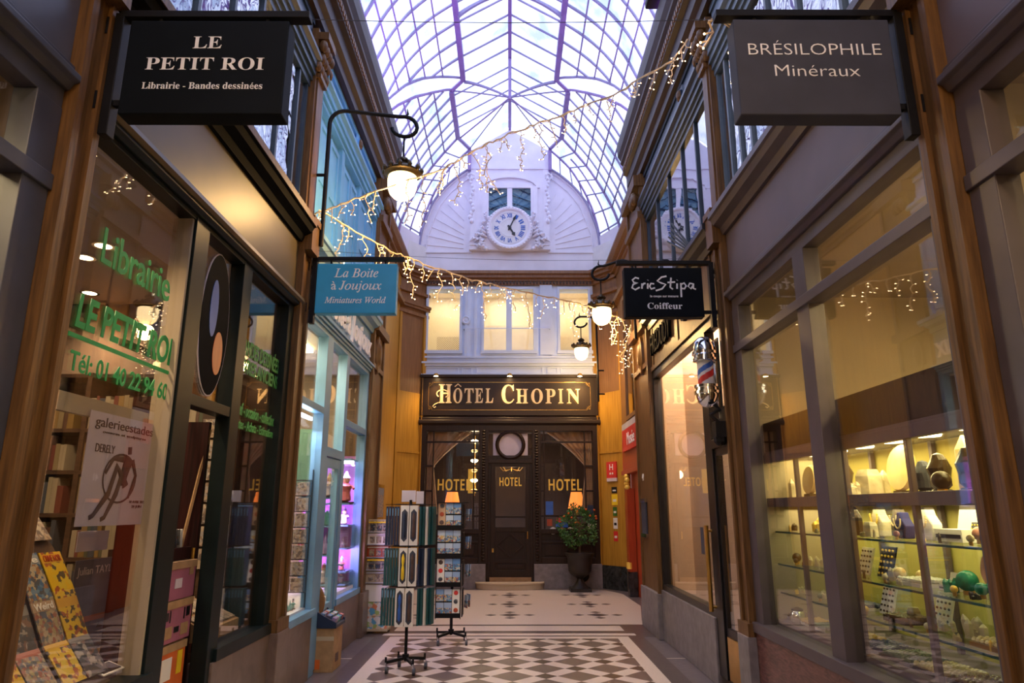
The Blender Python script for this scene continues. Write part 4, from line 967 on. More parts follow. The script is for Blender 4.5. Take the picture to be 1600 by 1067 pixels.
# ================================================================ icicle light strings
def icicles(name, label, pts, drops, seed, wire='wire', nb=1.0, lmax=.42):
    r = random.Random(seed); t = thing(name, label, 'string lights', pts[0]); w = MB(); bulbs = []
    fine = []
    for i in range(len(pts) - 1):
        a, b = Vector(pts[i]), Vector(pts[i + 1])
        for k in range(10): fine.append(a.lerp(b, k / 10) + Vector((0, r.uniform(-.01, .01), r.uniform(-.012, .012))))
    fine.append(Vector(pts[-1]))
    w.tube(fine, .0085, 5)
    w.tube([p + Vector((0, .015, .012 * math.sin(i * 1.7))) for i, p in enumerate(fine)], .0045, 4)
    d = MB(); n = len(fine)
    for k in range(drops):
        p = fine[min(n - 1, int((k + r.random()) / drops * n))]; L = r.choice([.12, .2, .3, lmax]) * r.uniform(.8, 1.15); q = [p]; cur = Vector(p)
        for j in range(max(3, int(L / .05))):
            cur = cur + Vector((r.uniform(-.035, .035), r.uniform(-.02, .02), -.05)); q.append(Vector(cur))
            if r.random() < .8 * nb:
                e = cur + Vector((r.choice([-1, 1]) * r.uniform(.02, .05), r.uniform(-.01, .01), r.uniform(-.015, .02))); d.tube([cur, e], .0048, 4); bulbs.append(e)
        d.tube(q, .0058, 4); bulbs.append(q[-1])
    w.build('main_cable', wire, t); d.build('drop_wire', wire, t)
    me = bpy.data.meshes.new('bulb'); k = MB(); k.ball((0, 0, 0), .0055, 6); me.from_pydata(k.v, [], k.f); me.materials.append(M['bulb'])
    r.shuffle(bulbs)
    for b in bulbs[:95]:
        o = bpy.data.objects.new('bulb', me); COL.objects.link(o); o.parent = t; o.location = b - Vector(t.location)
    if len(bulbs) > 95:
        k = MB()
        for b in bulbs[95:]: k.ball(b, .0055, 6)
        k.build('bulbs', 'bulb', t)['kind'] = 'stuff'
    return t
icicles('icicle_light_string', 'icicle lights crossing in front of the glass roof from upper right to the blue shutters',
    [(1.90, 6.1, 6.40), (1.70, 6.2, 6.15), (1.07, 6.2, 5.74), (.48, 6.2, 5.48), (.02, 6.2, 5.30), (-.36, 6.2, 5.10), (-.68, 6.2, 4.89), (-1.49, 6.25, 4.62), (-1.95, 6.3, 4.45)], 34, 3, lmax=.5)
icicles('icicle_light_string', 'icicle lights sagging from the toy shop pilaster across the hotel windows',
    [(-1.92, 6.36, 4.52), (-1.30, 7.0, 4.34), (-.98, 7.3, 4.30), (-.4, 7.95, 4.32), (.0, 8.37, 4.35), (.76, 9.2, 4.47), (1.3, 9.8, 4.52), (1.8, 10.3, 4.48)], 40, 5, lmax=.5)
icicles('icicle_light_string', 'short bundle of icicle lights hung on the pier by the museum door', [(1.93, 10.5, 4.45), (2.0, 11.1, 4.5), (2.3, 11.6, 4.5)], 12, 8, lmax=.7)
icicles('icicle_light_string', 'icicle lights on the wire along the top edge of the grey sign', [(1.0, 2.95, 3.99), (1.4, 2.95, 3.96), (1.9, 2.92, 4.0)], 5, 9, lmax=.1)
icicles('icicle_light_string', 'icicle lights behind the camera seen only in the shop windows', [(-1.9, 1.2, 4.6), (-.6, .6, 4.3), (.6, 0, 4.3), (1.9, -.6, 4.6)], 26, 12)
for (a, b, lab) in (((-1.9, 2.9, 3.99), (1.9, 2.9, 4.0), 'thin steel wire stretched across the passage above the two near signs'), ((-1.9, 6.2, 4.03), (1.9, 6.1, 3.92), 'thin steel wire stretched above the blue sign and the black hairdresser sign')):
    m = [Vector(a).lerp(Vector(b), k / 10) - Vector((0, 0, .06 * math.sin(PI * k / 10))) for k in range(11)]
    tag(MB().tube(m, .0018, 4).build('steel_wire', 'signgrey', loc=a), lab, 'wire')

# ================================================================ clock and its carved garland
ZC = 8.0; YC = D - .20
t = thing('wall_clock', 'round white clock with blue Roman numerals under the lunette window', 'clock', (0, YC, ZC - .55))
f = MB(); f.lathe([(.55, -.12), (.55, .0), (.53, .045), (.49, .06), (.455, .05), (.44, .02), (.42, .015)], (0, YC, ZC), 48, 'y', cap=False); f.build('rim', 'lunette', t, smooth=True)
f = MB()
for k in range(44):
    a = 2 * PI * k / 44; f.ball((.515 * math.cos(a), YC - .05, ZC + .515 * math.sin(a)), .022, 6)
f.build('beading', 'lunette', t, smooth=True)
f = MB(); f.lathe([(.0, .018), (.425, .016)], (0, YC, ZC), 40, 'y', cap=False); dial = f.build('dial', 'white', t)
f = MB(); f.lathe([(.385, .020), (.385, .026), (.395, .026), (.395, .020)], (0, YC, ZC), 40, 'y', cap=False); f.lathe([(.215, .020), (.215, .026), (.222, .026), (.222, .02)], (0, YC, ZC), 40, 'y', cap=False); f.build('chapter_ring', 'lunette', t)
NUM = ['XII', 'I', 'II', 'III', 'IIII', 'V', 'VI', 'VII', 'VIII', 'IX', 'X', 'XI']
for k, s_ in enumerate(NUM):
    a = PI / 2 - 2 * PI * k / 12; o = text('numeral', s_, .14, (0, 0, 0), '-y', 'blue', None, .002, width=.05 + .022 * len(s_), offset=.004)
    rot = Matrix.Rotation(-(PI / 2 - a), 4, 'Y').inverted() if 0 else Matrix.Rotation(PI / 2 - a, 4, 'Y')
    o.data.transform(Matrix.Translation((0, 0, .305)) if 0 else rot @ Matrix.Translation((0, 0, .305))); o.data.transform(Matrix.Translation(Vector((0, YC - .022, ZC)) - Vector(t.location))); o.parent = dial
for ang, L, w_, nm in ((25, .36, .016, 'minute_hand'), (148, .24, .024, 'hour_hand')):
    a = math.radians(ang); d = Vector((math.sin(a), 0, math.cos(a))); p = Vector((-d.z, 0, d.x)); c = Vector((0, YC - .03, ZC)); f = MB()
    f.prism([((c + d * u + p * v).x, (c + d * u + p * v).z) for u, v in ((-.07, w_), (L * .6, w_ * .8), (L * .68, w_ * 2), (L, 0), (L * .68, -w_ * 2), (L * .6, -w_ * .8), (-.07, -w_))], 'y', YC - .036, YC - .028); f.build(nm, 'black', t)
f = MB(); f.lathe([(.0, .05), (.03, .045), (.04, .02)], (0, YC, ZC), 14, 'y'); f.build('boss', 'black', t)
for sg, nm in ((-1, 'left'), (1, 'right')):
    r = random.Random(40); f = MB()
    for k in range(34):                                               # acanthus leaves fanning away from the clock
        a = math.radians(r.uniform(-75, 50)); rr = r.uniform(.54, .80); x = sg * (rr * math.cos(a)); z = ZC - .08 + rr * math.sin(a) * .72; L = r.uniform(.12, .22); q = a + r.uniform(-.8, .8)
        if abs(x) < .4: continue
        f.tube([(x, YC + .06, z), (x + sg * L * .5 * math.cos(q), YC - .02, z + L * .5 * math.sin(q)), (x + sg * L * math.cos(q), YC + .05, z + L * math.sin(q) - .02)], [.022, .042, .006], 6)
    for k in range(9): f.ball((sg * (.55 + .03 * k), YC + .04, ZC - .5 + .012 * k), .05 - .003 * k, 8)
    for k in range(13): f.ball((sg * (.90 + .035 * math.sin(k * 1.4)), YC + .05, 8.2 + .1 * k), .055 - .002 * k, 8, sz=1.3)
    for k in range(10):
        a = k * .7; f.ball((sg * (.93 + .08 * math.cos(a)), YC + .06, 9.35 + .08 * math.sin(a)), .03, 6)
    o = f.build('garland_relief', 'lunette', loc=(sg * .75, YC, 7.5), smooth=True); tag(o, 'white carved leaf garland to the %s of the clock' % nm, 'carving')

# ================================================================ hotel name board and its spots
t = thing('hotel_sign', 'long brown name board reading HÔTEL CHOPIN in gilded letters', 'sign', (0, D, 3.62))
f = MB(); f.box(-1.97, 1.96, D - .06, D + .1, 3.62, 4.49); f.build('board', 'brownpanel', t)
f = MB(); f.box(-2.0, 1.99, D - .11, D + .08, 4.47, 4.53); 
for x in (-1.97, 1.93): f.box(x, x + .03, D - .08, D, 3.62, 4.47)
f.build('top_moulding', 'brownpanel', t, bevel=.006)
f = MB()
for x in (-1.80, 1.80): f.box(x - .004, x + .004, D - .063, D - .06, 3.84, 4.26)
for z in (3.74, 4.36): f.box(-1.72, 1.72, D - .064, D - .06, z - .003, z + .003)
for sx in (-1, 1):
    for z0, sz in ((3.74, 1), (4.36, -1)):
        f.tube([(sx * 1.72, D - .062, z0), (sx * 1.73, D - .062, z0 + sz * .05), (sx * 1.80, D - .062, z0 + sz * .1)], .005, 4)
        for k in range(4): a = math.radians(20 + 25 * k); f.tube([(sx * 1.79, D - .062, z0 + sz * .01), (sx * (1.79 - .1 * math.cos(a)), D - .062, z0 + sz * .1 * math.sin(a))], .004, 4)
f.build('gilded_border', 'brass', t)
board_ = [c for c in t.children if c.name.startswith('board')][0]
def sign_word(s_, size, x, z, w_, yy=D - .066):
    text('lettering_shade', sty(s_, SER) if s_ not in 'ÔO^' else s_, size, (x - .02, yy + .004, z - .025), '-y', 'bronze', board_, .003, width=w_, offset=.006)
    text('lettering', sty(s_, SER) if s_ != '^' else s_, size, (x, yy, z), '-y', 'cream', board_, .005, width=w_, offset=.003)
for s_, size, x, z, w_ in (('H', .62, -1.43, 4.08, .29), ('O', .47, -1.15, 4.04, .20), ('T', .47, -.90, 4.04, .20), ('E', .47, -.68, 4.04, .18), ('L', .47, -.45, 4.04, .17),
                           ('C', .60, -.04, 4.07, .28), ('H', .47, .28, 4.03, .26), ('O', .47, .61, 4.03, .26), ('P', .47, .91, 4.03, .22), ('I', .47, 1.14, 4.03, .11), ('N', .47, 1.42, 4.03, .29)): sign_word(s_, size, x, z, w_)
f = MB(); f.tube([(-1.22, D - .066, 4.26), (-1.15, D - .068, 4.32), (-1.08, D - .066, 4.26)], .014, 4)
f.tube([(-1.43 + .13 * math.cos(a) - .06, D - .066, 4.10 + .09 * math.sin(a)) for a in [k * .45 - 1 for k in range(12)]], .014, 5)
f.tube([(-1.58, D - .066, 3.90), (-1.66, D - .066, 3.86), (-1.70, D - .066, 3.82), (-1.66, D - .066, 3.79), (-1.63, D - .066, 3.82)], .014, 5); f.build('flourish', 'cream', t)
for x, lab in ((-1.63, 'lit spot lamp over the letter H at the start of the hotel board'), (.0, 'lit spot lamp over the gap between the two words of the hotel board'), (1.56, 'lit spot lamp over the last letter of the hotel board')):
    q = thing('spot_lamp', lab, 'lamp', (x, D - .11, 4.49)); f = MB(); f.tube([(x, D - .10, 4.505), (x, D - .2, 4.52)], .012, 6); f.lathe([(.02, .05), (.05, .03), (.055, -.02)], (x, D - .21, 4.49), 14); f.build('housing', 'brass', q, smooth=True)
    f = MB(); f.lathe([(.0, -.022), (.05, -.022)], (x, D - .21, 4.49), 14); f.build('lens', 'spot', q)
    light('SPOT', (x, D - .22, 4.45), 34, (1, .62, .24), .03, q, (math.radians(-14), 0, 0), 'spot_light', spot=125, blend=.9)

# ================================================================ hotel front: gilded words, curtains, lamps, stickers
for x, w_, z, lab in ((-1.20, .72, 2.10, 'gilded word HOTEL on the left hotel window'), (.02, .48, 2.17, 'gilded word HOTEL on the glass of the hotel door'), (1.20, .72, 2.10, 'gilded word HOTEL on the right hotel window')):
    o = text('window_lettering', sty('HOTEL', SAN), .34 if w_ > .5 else .26, (x, D - .004, z), '-y', 'gold', None, .003, width=w_, offset=-.002)
    for v in o.data.vertices: v.co -= Vector((x, D, z))
    o.location = (x, D, z); tag(o, lab, 'window lettering')
def curtain(x0, x1, lab, flip):
    """A tied-back curtain: pleats gathered towards the outer side at mid height."""
    f = MB(); nu, nv = 40, 14; b = 0
    for j in range(nv + 1):
        z = 3.28 - (3.28 - 1.5) * j / nv; v = j / nv
        wd = .16 + .74 * max(0, 1 - v / .42) ** 1.25 if v < .42 else .13 + .10 * ((v - .42) / .58)
        for i in range(nu + 1):
            u = i / nu; x = x0 + (x1 - x0) * wd * u if not flip else x1 - (x1 - x0) * wd * u
            f.v.append((x, D + .16 + .022 * math.sin(u * 38) * (1 if v < .42 else .7), z))
    for j in range(nv):
        for i in range(nu): q = j * (nu + 1) + i; f.f.append((q, q + 1, q + nu + 2, q + nu + 1))
    t = thing('tied_curtain', lab, 'curtain', ((x1 if flip else x0), D + .16, 1.5)); o = f.build('cloth', 'curtain', t, smooth=True)
    m = o.modifiers.new('thick', 'SOLIDIFY'); m.thickness = .006
    xx = x1 - .08 if flip else x0 + .08; k = MB(); k.lathe([(.09, -.02), (.1, 0), (.09, .02)], (xx, D + .16, 2.52), 14, sy=.5); k.build('tieback', 'curtain', t)
curtain(-1.82, -.70, 'cream curtain tied back at the left side of the hotel front', False); curtain(.70, 1.82, 'cream curtain tied back at the right side of the hotel front', True)
for x, lab in ((-1.28, 'orange table lamp glowing in the left hotel window'), (1.50, 'orange table lamp glowing behind the potted bush')):
    q = thing('table_lamp', lab, 'lamp', (x, D + .6, 1.3)); f = MB(); f.lathe([(.09, 0), (.09, .02), (.03, .05), (.05, .2), (.02, .35)], (x, D + .6, 1.3), 14); f.build('base', 'brass', q, smooth=True)
    f = MB(); f.lathe([(.19, 1.62), (.12, 1.98)], (x, D + .6, 0), 20); f.build('lamp_shade', 'lampshade', q, smooth=True); light('POINT', (x, D + .6, 1.55), 6, (1, .5, .2), .05, q, name='bulb_light')
    f = MB(); f.box(x - .3, x + .3, D + .4, D + .85, 1.22, 1.3); f.box(x - .27, x - .22, D + .45, D + .5, 0.02, 1.22); f.box(x + .22, x + .27, D + .45, D + .5, .02, 1.22); f.box(x - .27, x - .22, D + .75, D + .8, .02, 1.22); f.box(x + .22, x + .27, D + .75, D + .8, .02, 1.22)
    tag(f.build('side_table', 'hotelwood', loc=(x, D + .6, 0.02)), 'dark side table under the lamp in the %s hotel window' % ('left' if x < 0 else 'right'), 'table')
q = thing('chandelier', 'brass chandelier with small lit bulbs inside the hotel lobby', 'chandelier', (.05, D + 1.5, 2.9)); f = MB(); f.tube([(.05, D + 1.5, 3.5), (.05, D + 1.5, 2.5)], .015, 6); k = MB()
for i in range(8):
    a = i * PI / 4; e = (.05 + .3 * math.cos(a), D + 1.5 + .3 * math.sin(a), 2.62); f.tube([(.05, D + 1.5, 2.55), (.05 + .2 * math.cos(a), D + 1.5 + .2 * math.sin(a), 2.5), e], .01, 5); k.ball((e[0], e[1], e[2] + .04), .03, 8)
f.build('frame', 'brass', q); k.build('bulb', 'spot', q); light('POINT', (.05, D + 1.3, 2.4), 3, (1, .6, .28), .1, q, name='bulb_light')
for x, z0, nn, lab in ((-.80, 1.9, 6, 'column of lit wall candles inside the left hotel window'),):
    q = thing('wall_light', lab, 'lamp', (x, D + .7, z0)); f = MB(); f.box(x - .02, x + .02, D + .7, D + .72, z0, z0 + 1.35); f.build('backplate', 'brass', q)
    for i in range(nn): MB().lathe([(.001, -.03), (.07, 0), (.08, .03), (.05, .05)], (x, D + .66, z0 + .1 + .22 * i), 12).build('candle_shade', 'spot' if i % 2 else 'shell', q)
f = MB(); f.box(-1.05, -.85, D + 2.55, D + 2.58, 2.0, 2.6); tag(f.build('picture_frame', 'gold', loc=(-.95, D + 2.57, 2.0)), 'gilt picture frame on the lobby wall', 'picture')
for i, (x, z, w_, h, m_, lab) in enumerate(((.86, 1.62, .16, .30, 'blue', 'blue and white sticker at the left edge of the right hotel window'), (.86, 1.33, .11, .14, 'redwood', 'small brown sticker below the blue one on the hotel window'), (1.12, 1.28, .26, .10, 'blue', 'wide blue sticker low on the right hotel window'),
      (1.06, 1.38, .10, .10, 'red', 'round red sticker above the wide blue one'), (1.06, 1.10 + .2, .0, .0, 'white', ''), (1.74, 1.52, .13, .34, 'navybox', 'tall dark blue sticker at the right edge of the hotel window'), (1.74, 1.24, .13, .15, 'paper', 'white notice at the bottom right corner of the hotel window'))):
    if not lab: continue
    o = MB().box(x - w_ / 2, x + w_ / 2, D - .003, D + .001, z - h / 2, z + h / 2).build('window_sticker', m_, loc=(x, D, z)); tag(o, lab, 'sticker')
for x, m_, lab in ((.93, 'paper', 'square pale sticker on the rail of the right hotel window'), (1.12, 'red', 'round red badge on the rail of the right hotel window'), (1.30, 'paper', 'pale badge on the window rail beside the potted bush')):
    o = MB().lathe([(.0, .006), (.075, .006), (.075, 0)], (x, D - .0, 1.32 - .16), 20, 'y').build('window_badge', m_, loc=(x, D, 1.16)); tag(o, lab, 'sticker')
# chamfer plaques
cux, cuy = (2.42 - 1.95), -.62; cl = math.hypot(cux, cuy); cux /= cl; cuy /= cl; cang = math.atan2(cuy, cux)
def on_chamfer(u, z): return Vector((1.95 + cux * u, D + cuy * u, z))
def plate(name, label, cat, u, z, w_, h, m_, t_=.015, parts=()):
    c = on_chamfer(u, z); nx, ny = cuy, -cux
    t = thing(name, label, cat, tuple(c))
    def bx(u0, u1, z0, z1, d0, d1, nm, mm):
        P = lambda a, d: (c.x + cux * a + nx * d, c.y + cuy * a + ny * d)
        MB().prism([P(u0, d0), P(u1, d0), P(u1, d1), P(u0, d1)], 'z', z + z0, z + z1).build(nm, mm, t)
    bx(-w_ / 2, w_ / 2, -h / 2, h / 2, .0, t_, 'plate', m_)
    for p in parts: bx(*p)
    return t, c, (nx, ny)
t, c, nn = plate('hotel_plaque', 'red official plaque with a white H on the ochre pier', 'plaque', .40, 2.42, .29, .34, 'red', .03, [(-.145, .145, -.24, -.17, 0, .03, 'star_strip', 'lilacpaper')])
text('lettering', 'H', .18, (c.x + nn[0] * .033, c.y + nn[1] * .033, 2.47), cang, 'letter', t, .002)
text('lettering', '★★', .07, (c.x + nn[0] * .033, c.y + nn[1] * .033, 2.34), cang, 'letter', t, .002)
for u, z, w_, h, m_, lab in ((.44, 2.0, .16, .13, 'black', 'black sticker at the top of the column of stickers on the ochre pier'), (.44, 1.80, .17, .22, 'yellow', 'bright yellow sticker under the black one on the ochre pier'), (.44, 1.56, .12, .18, 'leaf', 'green guide sticker in the middle of the column on the ochre pier'), (.44, 1.32, .12, .22, 'paper', 'white sticker with a black mark on the ochre pier'), (.44, 1.06, .12, .20, 'red', 'red sticker at the bottom of the column on the ochre pier')):
    t, c, nn = plate('pier_sticker', lab, 'sticker', u, z, w_, h, m_, .004, [(-w_ * .3, w_ * .3, -h * .18, h * .05, .004, .006, 'print', 'black' if m_ == 'paper' else 'paper')])
t = thing('museum_sign', 'red sign reading Musée over the museum door', 'sign', (2.28, 12.6, 2.72)); MB().box(2.285, 2.325, 11.9, 13.9, 2.72, 3.14).build('board', 'red', t); text('lettering', 'Musée', .34, (2.281, 12.95, 2.92), '-x', 'letter', t, .003, width=.8)
t = thing('entry_panel', 'chrome entry panel on the wooden pier beside the museum door', 'intercom', (1.94, 10.1, 1.22)); MB().box(1.91, 1.935, 9.88, 10.18, 1.25, 1.72).build('backplate', 'signgrey', t, bevel=.004); MB().box(1.90, 1.935, 9.86, 10.2, 1.70, 1.75).build('top_rail', 'chrome', t); MB().box(1.90, 1.935, 9.86, 10.2, 1.22, 1.27).build('bottom_rail', 'chrome', t)
o = text('house_number', '41', .14, (1.936, 10.08, 2.05), '-x', 'letter', None, .003); tag(o, 'white house number on the wooden pier above the entry panel', 'number')
# round floor fitting by the hotel plinth
t = thing('round_socket_stand', 'round black disc on a short post in front of the hotel plinth', 'stand', (1.53, D - .22, 0)); MB().tube([(1.53, D - .22, 0), (1.53, D - .22, .2)], .03, 8).build('post', 'chrome', t); f = MB(); f.lathe([(.0, .035), (.10, .035), (.12, .02), (.12, -.02)], (1.53, D - .22, .27), 20, 'y'); f.build('disc', 'iron', t); text('lettering', '<', .12, (1.53, D - .258, .27), '-y', 'letter', t, .002)
o = MB().box(1.0, 1.1, 0, 0, 0, 0)

# potted bush
t = thing('potted_bush', 'round clipped green bush in an iron urn before the hotel', 'plant', (1.43, 14.55, 0))
f = MB(); f.box(1.22, 1.64, 14.34, 14.76, .0, .07); f.lathe([(.19, .07), (.12, .13), (.07, .2), (.06, .24), (.10, .28), (.19, .33), (.235, .40), (.245, .55), (.25, .66), (.29, .70), (.30, .74), (.27, .75), (.25, .70), (.0, .69)], (1.43, 14.55, 0), 28); f.build('urn', 'urniron', t, smooth=True)
f = MB(); f.tube([(1.43, 14.55, .66), (1.44, 14.54, .9), (1.43, 14.55, 1.3)], [.025, .02, .015], 8); r = random.Random(3)
lf = MB()
for k in range(26):
    a = r.uniform(0, 6.28); e = Vector((1.43 + .33 * math.cos(a) * r.uniform(.4, 1), 14.55 + .33 * math.sin(a) * r.uniform(.4, 1), r.uniform(.95, 1.6))); f.tube([(1.43, 14.55, r.uniform(.95, 1.2)), (1.43 * .5 + e.x * .5, 14.55 * .5 + e.y * .5, e.z - .06), e], .006, 4)
f.build('stem', 'bark', t)
for k in range(1500):
    d = Vector((r.gauss(0, 1), r.gauss(0, 1), r.gauss(0, 1))).normalized(); rad = .40 * r.uniform(.45, 1.0) ** .5 * (1 + .16 * math.sin(5 * d.x + 3 * d.z)); c = Vector((1.43, 14.55, 1.27)) + Vector((d.x, d.y, d.z * 1.02)) * rad
    if r.random() < .05: c += d * .06
    u = Vector((r.gauss(0, 1), r.gauss(0, 1), r.gauss(0, 1))).cross(d).normalized(); v = (d + Vector((r.gauss(0, .5), r.gauss(0, .5), r.gauss(0, .5)))).normalized(); L = r.uniform(.035, .06); w_ = L * .42; n_ = u.cross(v).normalized() * .006
    lf.add([c, c + v * L * .5 + u * w_ + n_, c + v * L, c + v * L * .5 - u * w_ + n_], [(0, 1, 2, 3)])
o = lf.build('foliage', 'leaf', t); o['kind'] = 'stuff'
f = MB()
for k in range(9): a = r.uniform(0, 6.28); f.ball((1.43 + .38 * math.cos(a), 14.5 - .3 * abs(math.sin(a)), r.uniform(1.35, 1.62)), .022, 6)
f.build('berry', 'orangecard', t)

# barber pole
t = thing('barber_pole', 'barber pole with blue, white and red stripes in chrome caps', 'barber pole', (1.815, 6.2, 2.5)); x, y = 1.815, 6.2
f = MB(); f.lathe([(.001, 3.17), (.05, 3.16), (.085, 3.12), (.098, 3.06), (.098, 3.03), (.115, 3.025), (.115, 3.0), (.10, 2.99), (.10, 2.965), (.112, 2.96), (.112, 2.94), (.09, 2.93)], (x, y, 0), 28); f.build('top_cap', 'chrome', t, smooth=True)
f = MB(); f.lathe([(.001, 2.50), (.045, 2.515), (.08, 2.55), (.098, 2.60), (.098, 2.625), (.115, 2.63), (.115, 2.655), (.10, 2.66), (.10, 2.685), (.112, 2.69), (.112, 2.71), (.088, 2.72)], (x, y, 0), 28); f.build('bottom_cap', 'chrome', t, smooth=True)
f = MB(); idx = []; nz_, na = 44, 40
for j in range(nz_ + 1):
    for i in range(na): a = 2 * PI * i / na; f.v.append((x + .074 * math.cos(a), y + .074 * math.sin(a), 2.71 + .235 * j / nz_))
for j in range(nz_):
    for i in range(na):
        q = j * na + i; f.f.append((q, j * na + (i + 1) % na, (j + 1) * na + (i + 1) % na, (j + 1) * na + i)); ph = (i / na * 1.0 - j / nz_ * .92 + .02) % 1.0; idx.append(0 if ph < .20 else (1 if ph < .32 else (2 if ph < .56 else (3 if 0 else (1 if ph < .70 else (0 if 0 else 1))))))
o = f.build('striped_cylinder', ['blue', 'white', 'red'], t, smooth=True); o.data.polygons.foreach_set('material_index', idx)
f = MB(); f.box(1.90, 1.925, 6.16, 6.24, 2.40, 3.12)
for z in (2.66, 3.0): f.box(x + .08, 1.92, 6.185, 6.215, z - .012, z + .012)
f.build('wall_bracket', 'chrome', t, bevel=.003); f = MB(); f.box(1.925, 1.935, 6.14, 6.26, 2.35, 3.15); f.build('backplate', 'iron', t)
t = thing('wall_fixture', 'black iron fixture on the pilaster below the barber pole', 'bracket', (1.88, 6.1, 2.25)); f = MB(); f.box(1.82, 1.92, 6.02, 6.14, 2.22, 2.36); f.tube([(1.86, 6.08, 2.36), (1.80, 6.08, 2.42), (1.88, 6.08, 2.47), (1.84, 6.08, 2.52)], .022, 6); f.ball((1.87, 6.08, 2.20), .06, 10); f.build('body', 'iron', t, smooth=False); MB().box(1.915, 1.93, 6.0, 6.16, 2.15, 2.5).build('backplate', 'iron', t)
# bundle of folded black sign rods tied above the hairdresser ledge
t = thing('folded_awning_rod', 'bundle of black folded rods standing over the hairdresser ledge', 'rods', (1.85, 6.9, 4.27)); f = MB()
for k in range(5): f.tube([(1.86 + .01 * k, 6.6 + .05 * k, 4.24), (1.84, 7.2 + .06 * k, 4.75 - .03 * k)], .012, 5)
f.build('rod', 'iron', t)
ORD = ['first', 'second', 'third', 'fourth', 'fifth', 'sixth', 'seventh', 'eighth', 'ninth', 'tenth', 'eleventh', 'twelfth']
# ================================================================ bookshop: window writing, posters, comics, bookcase, boxes
GX = -W0 - .049
def win_text(s_, y0, y1, z, size, m_, lab, sh=0, off=.0):
    o = text('window_writing', s_, size, (GX, (y0 + y1) / 2, z), '+x', m_, None, .0015, width=y1 - y0, offset=off, shear=sh)
    c = Vector((GX, (y0 + y1) / 2, z))
    for v in o.data.vertices: v.co -= c
    o.location = c; tag(o, lab, 'window writing'); return o
win_text('Librairie', 3.18, 3.87, 2.87, .26, 'greenpaint', 'green handwritten word Librairie at the top of the bookshop pane', .0, .003)
o = win_text('LE PETIT ROI', 3.06, 3.98, 2.50, .22, 'greenpaint', 'large green handwritten shop name underlined on the bookshop pane', .12, .006)
b = MB(); b.box(-.002, .002, -.49, .49, -.125, -.105); bm = bmesh.new(); bm.from_mesh(o.data)
n0 = bpy.data.meshes.new('u'); n0.from_pydata(b.v, [], b.f); bm.from_mesh(n0); bm.to_mesh(o.data); bm.free()
win_text('Tél: 01 40 22 94 60', 3.07, 3.99, 2.265, .13, 'greenpaint', 'green handwritten telephone number under the underlined shop name', 0, .002)
win_text('BANDES DESSINÉES', 5.0, 5.86, 2.80, .17, 'greendark', 'green handwriting BANDES DESSINÉES on the far bookshop pane', .1, .003)
win_text('LIVRES ANCIENS', 5.0, 5.86, 2.66, .15, 'greendark', 'second line of green handwriting on the far bookshop pane', .1, .003)
win_text('Neuf - occasion - collection', 4.99, 5.86, 2.33, .13, 'greendark', 'green handwriting Neuf occasion collection on the far bookshop pane', .1, .003)
win_text('Ventes - Achats - Estimations', 4.99, 5.86, 2.22, .10, 'greendark', 'lowest line of green handwriting Ventes Achats on the far bookshop pane', .1, .002)
# oval panel over the doorway
t = thing('oval_panel', 'dark oval panel with a blue and a red shape over the bookshop doorway', 'panel', (-2.01, 4.5, 2.83)); f = MB()
E_ = lambda rx, rz, yc, zc, x0, x1, n=36: MB().prism([(yc + rx * math.cos(2 * PI * i / n), zc + rz * math.sin(2 * PI * i / n)) for i in range(n)], 'x', x0, x1)
E_(.225, .50, 4.50, 2.83, -2.020, -2.012).build('rim', 'lilacpaper', t); E_(.215, .49, 4.50, 2.83, -2.021, -2.009).build('field', 'matblack', t)
E_(.06, .20, 4.46, 2.93, -2.0095, -2.006, 24).build('blue_shape', 'blue', t); E_(.075, .15, 4.58, 2.64, -2.0095, -2.006, 24).build('red_shape', 'redwood', t)
# exhibition poster hung inside the pane
t = thing('exhibition_poster', 'pale exhibition poster of a bent figure inside a ring in the bookshop window', 'poster', (-2.07, 3.70, 1.52)); MB().box(-2.072, -2.069, 3.37, 4.02, 1.52, 2.08).build('sheet', 'lilacpaper', t)
for s_, size, y, z, w_ in (('galerieestades', .07, 3.70, 2.03, .56), ('DERELY', .06, 3.53, 1.90, .17), ('18 AVRIL 2022', .02, 3.9, 1.64, .16), ('28 JUIN', .02, 3.9, 1.615, .10), ('oeuvres et sculptures', .02, 3.7, 1.985, .42)): text('lettering', s_, size, (-2.067, y, z), '+x', 'greyfig', t, .001, width=w_)
f = MB(); f.tube([(-2.066, 3.70 + .155 * math.cos(a), 1.76 + .125 * math.sin(a)) for a in [k * PI / 14 for k in range(29)]], .006, 5)
for pts, r_ in (([(3.76, 1.93), (3.765, 1.89)], [.02, .018]), ([(3.765, 1.87), (3.74, 1.80), (3.72, 1.73)], [.045, .038, .03]), ([(3.80, 1.86), (3.85, 1.78), (3.80, 1.66)], [.018, .014, .01]), ([(3.73, 1.86), (3.62, 1.86), (3.56, 1.78)], [.018, .013, .01]), ([(3.74, 1.74), (3.66, 1.82), (3.61, 1.68), (3.50, 1.57), (3.47, 1.56)], [.03, .024, .02, .013, .012]), ([(3.76, 1.72), (3.72, 1.80), (3.68, 1.68), (3.60, 1.56), (3.57, 1.55)], [.03, .024, .02, .013, .012])): f.tube([(-2.066, y, z) for y, z in pts], [q * .5 for q in r_] if 0 else r_, 6)
f.map(lambda p: Vector((-2.0665 + (p.x + 2.066) * .12, p.y, p.z))); f.build('printed_figure', 'greyfig', t)
t = thing('sail_poster', 'dark dusk poster of a red sail below the exhibition poster', 'poster', (-2.33, 4.25, .86)); MB().box(-2.335, -2.33, 3.86, 4.66, .84, 1.33).build('sheet', 'duskprint', t)
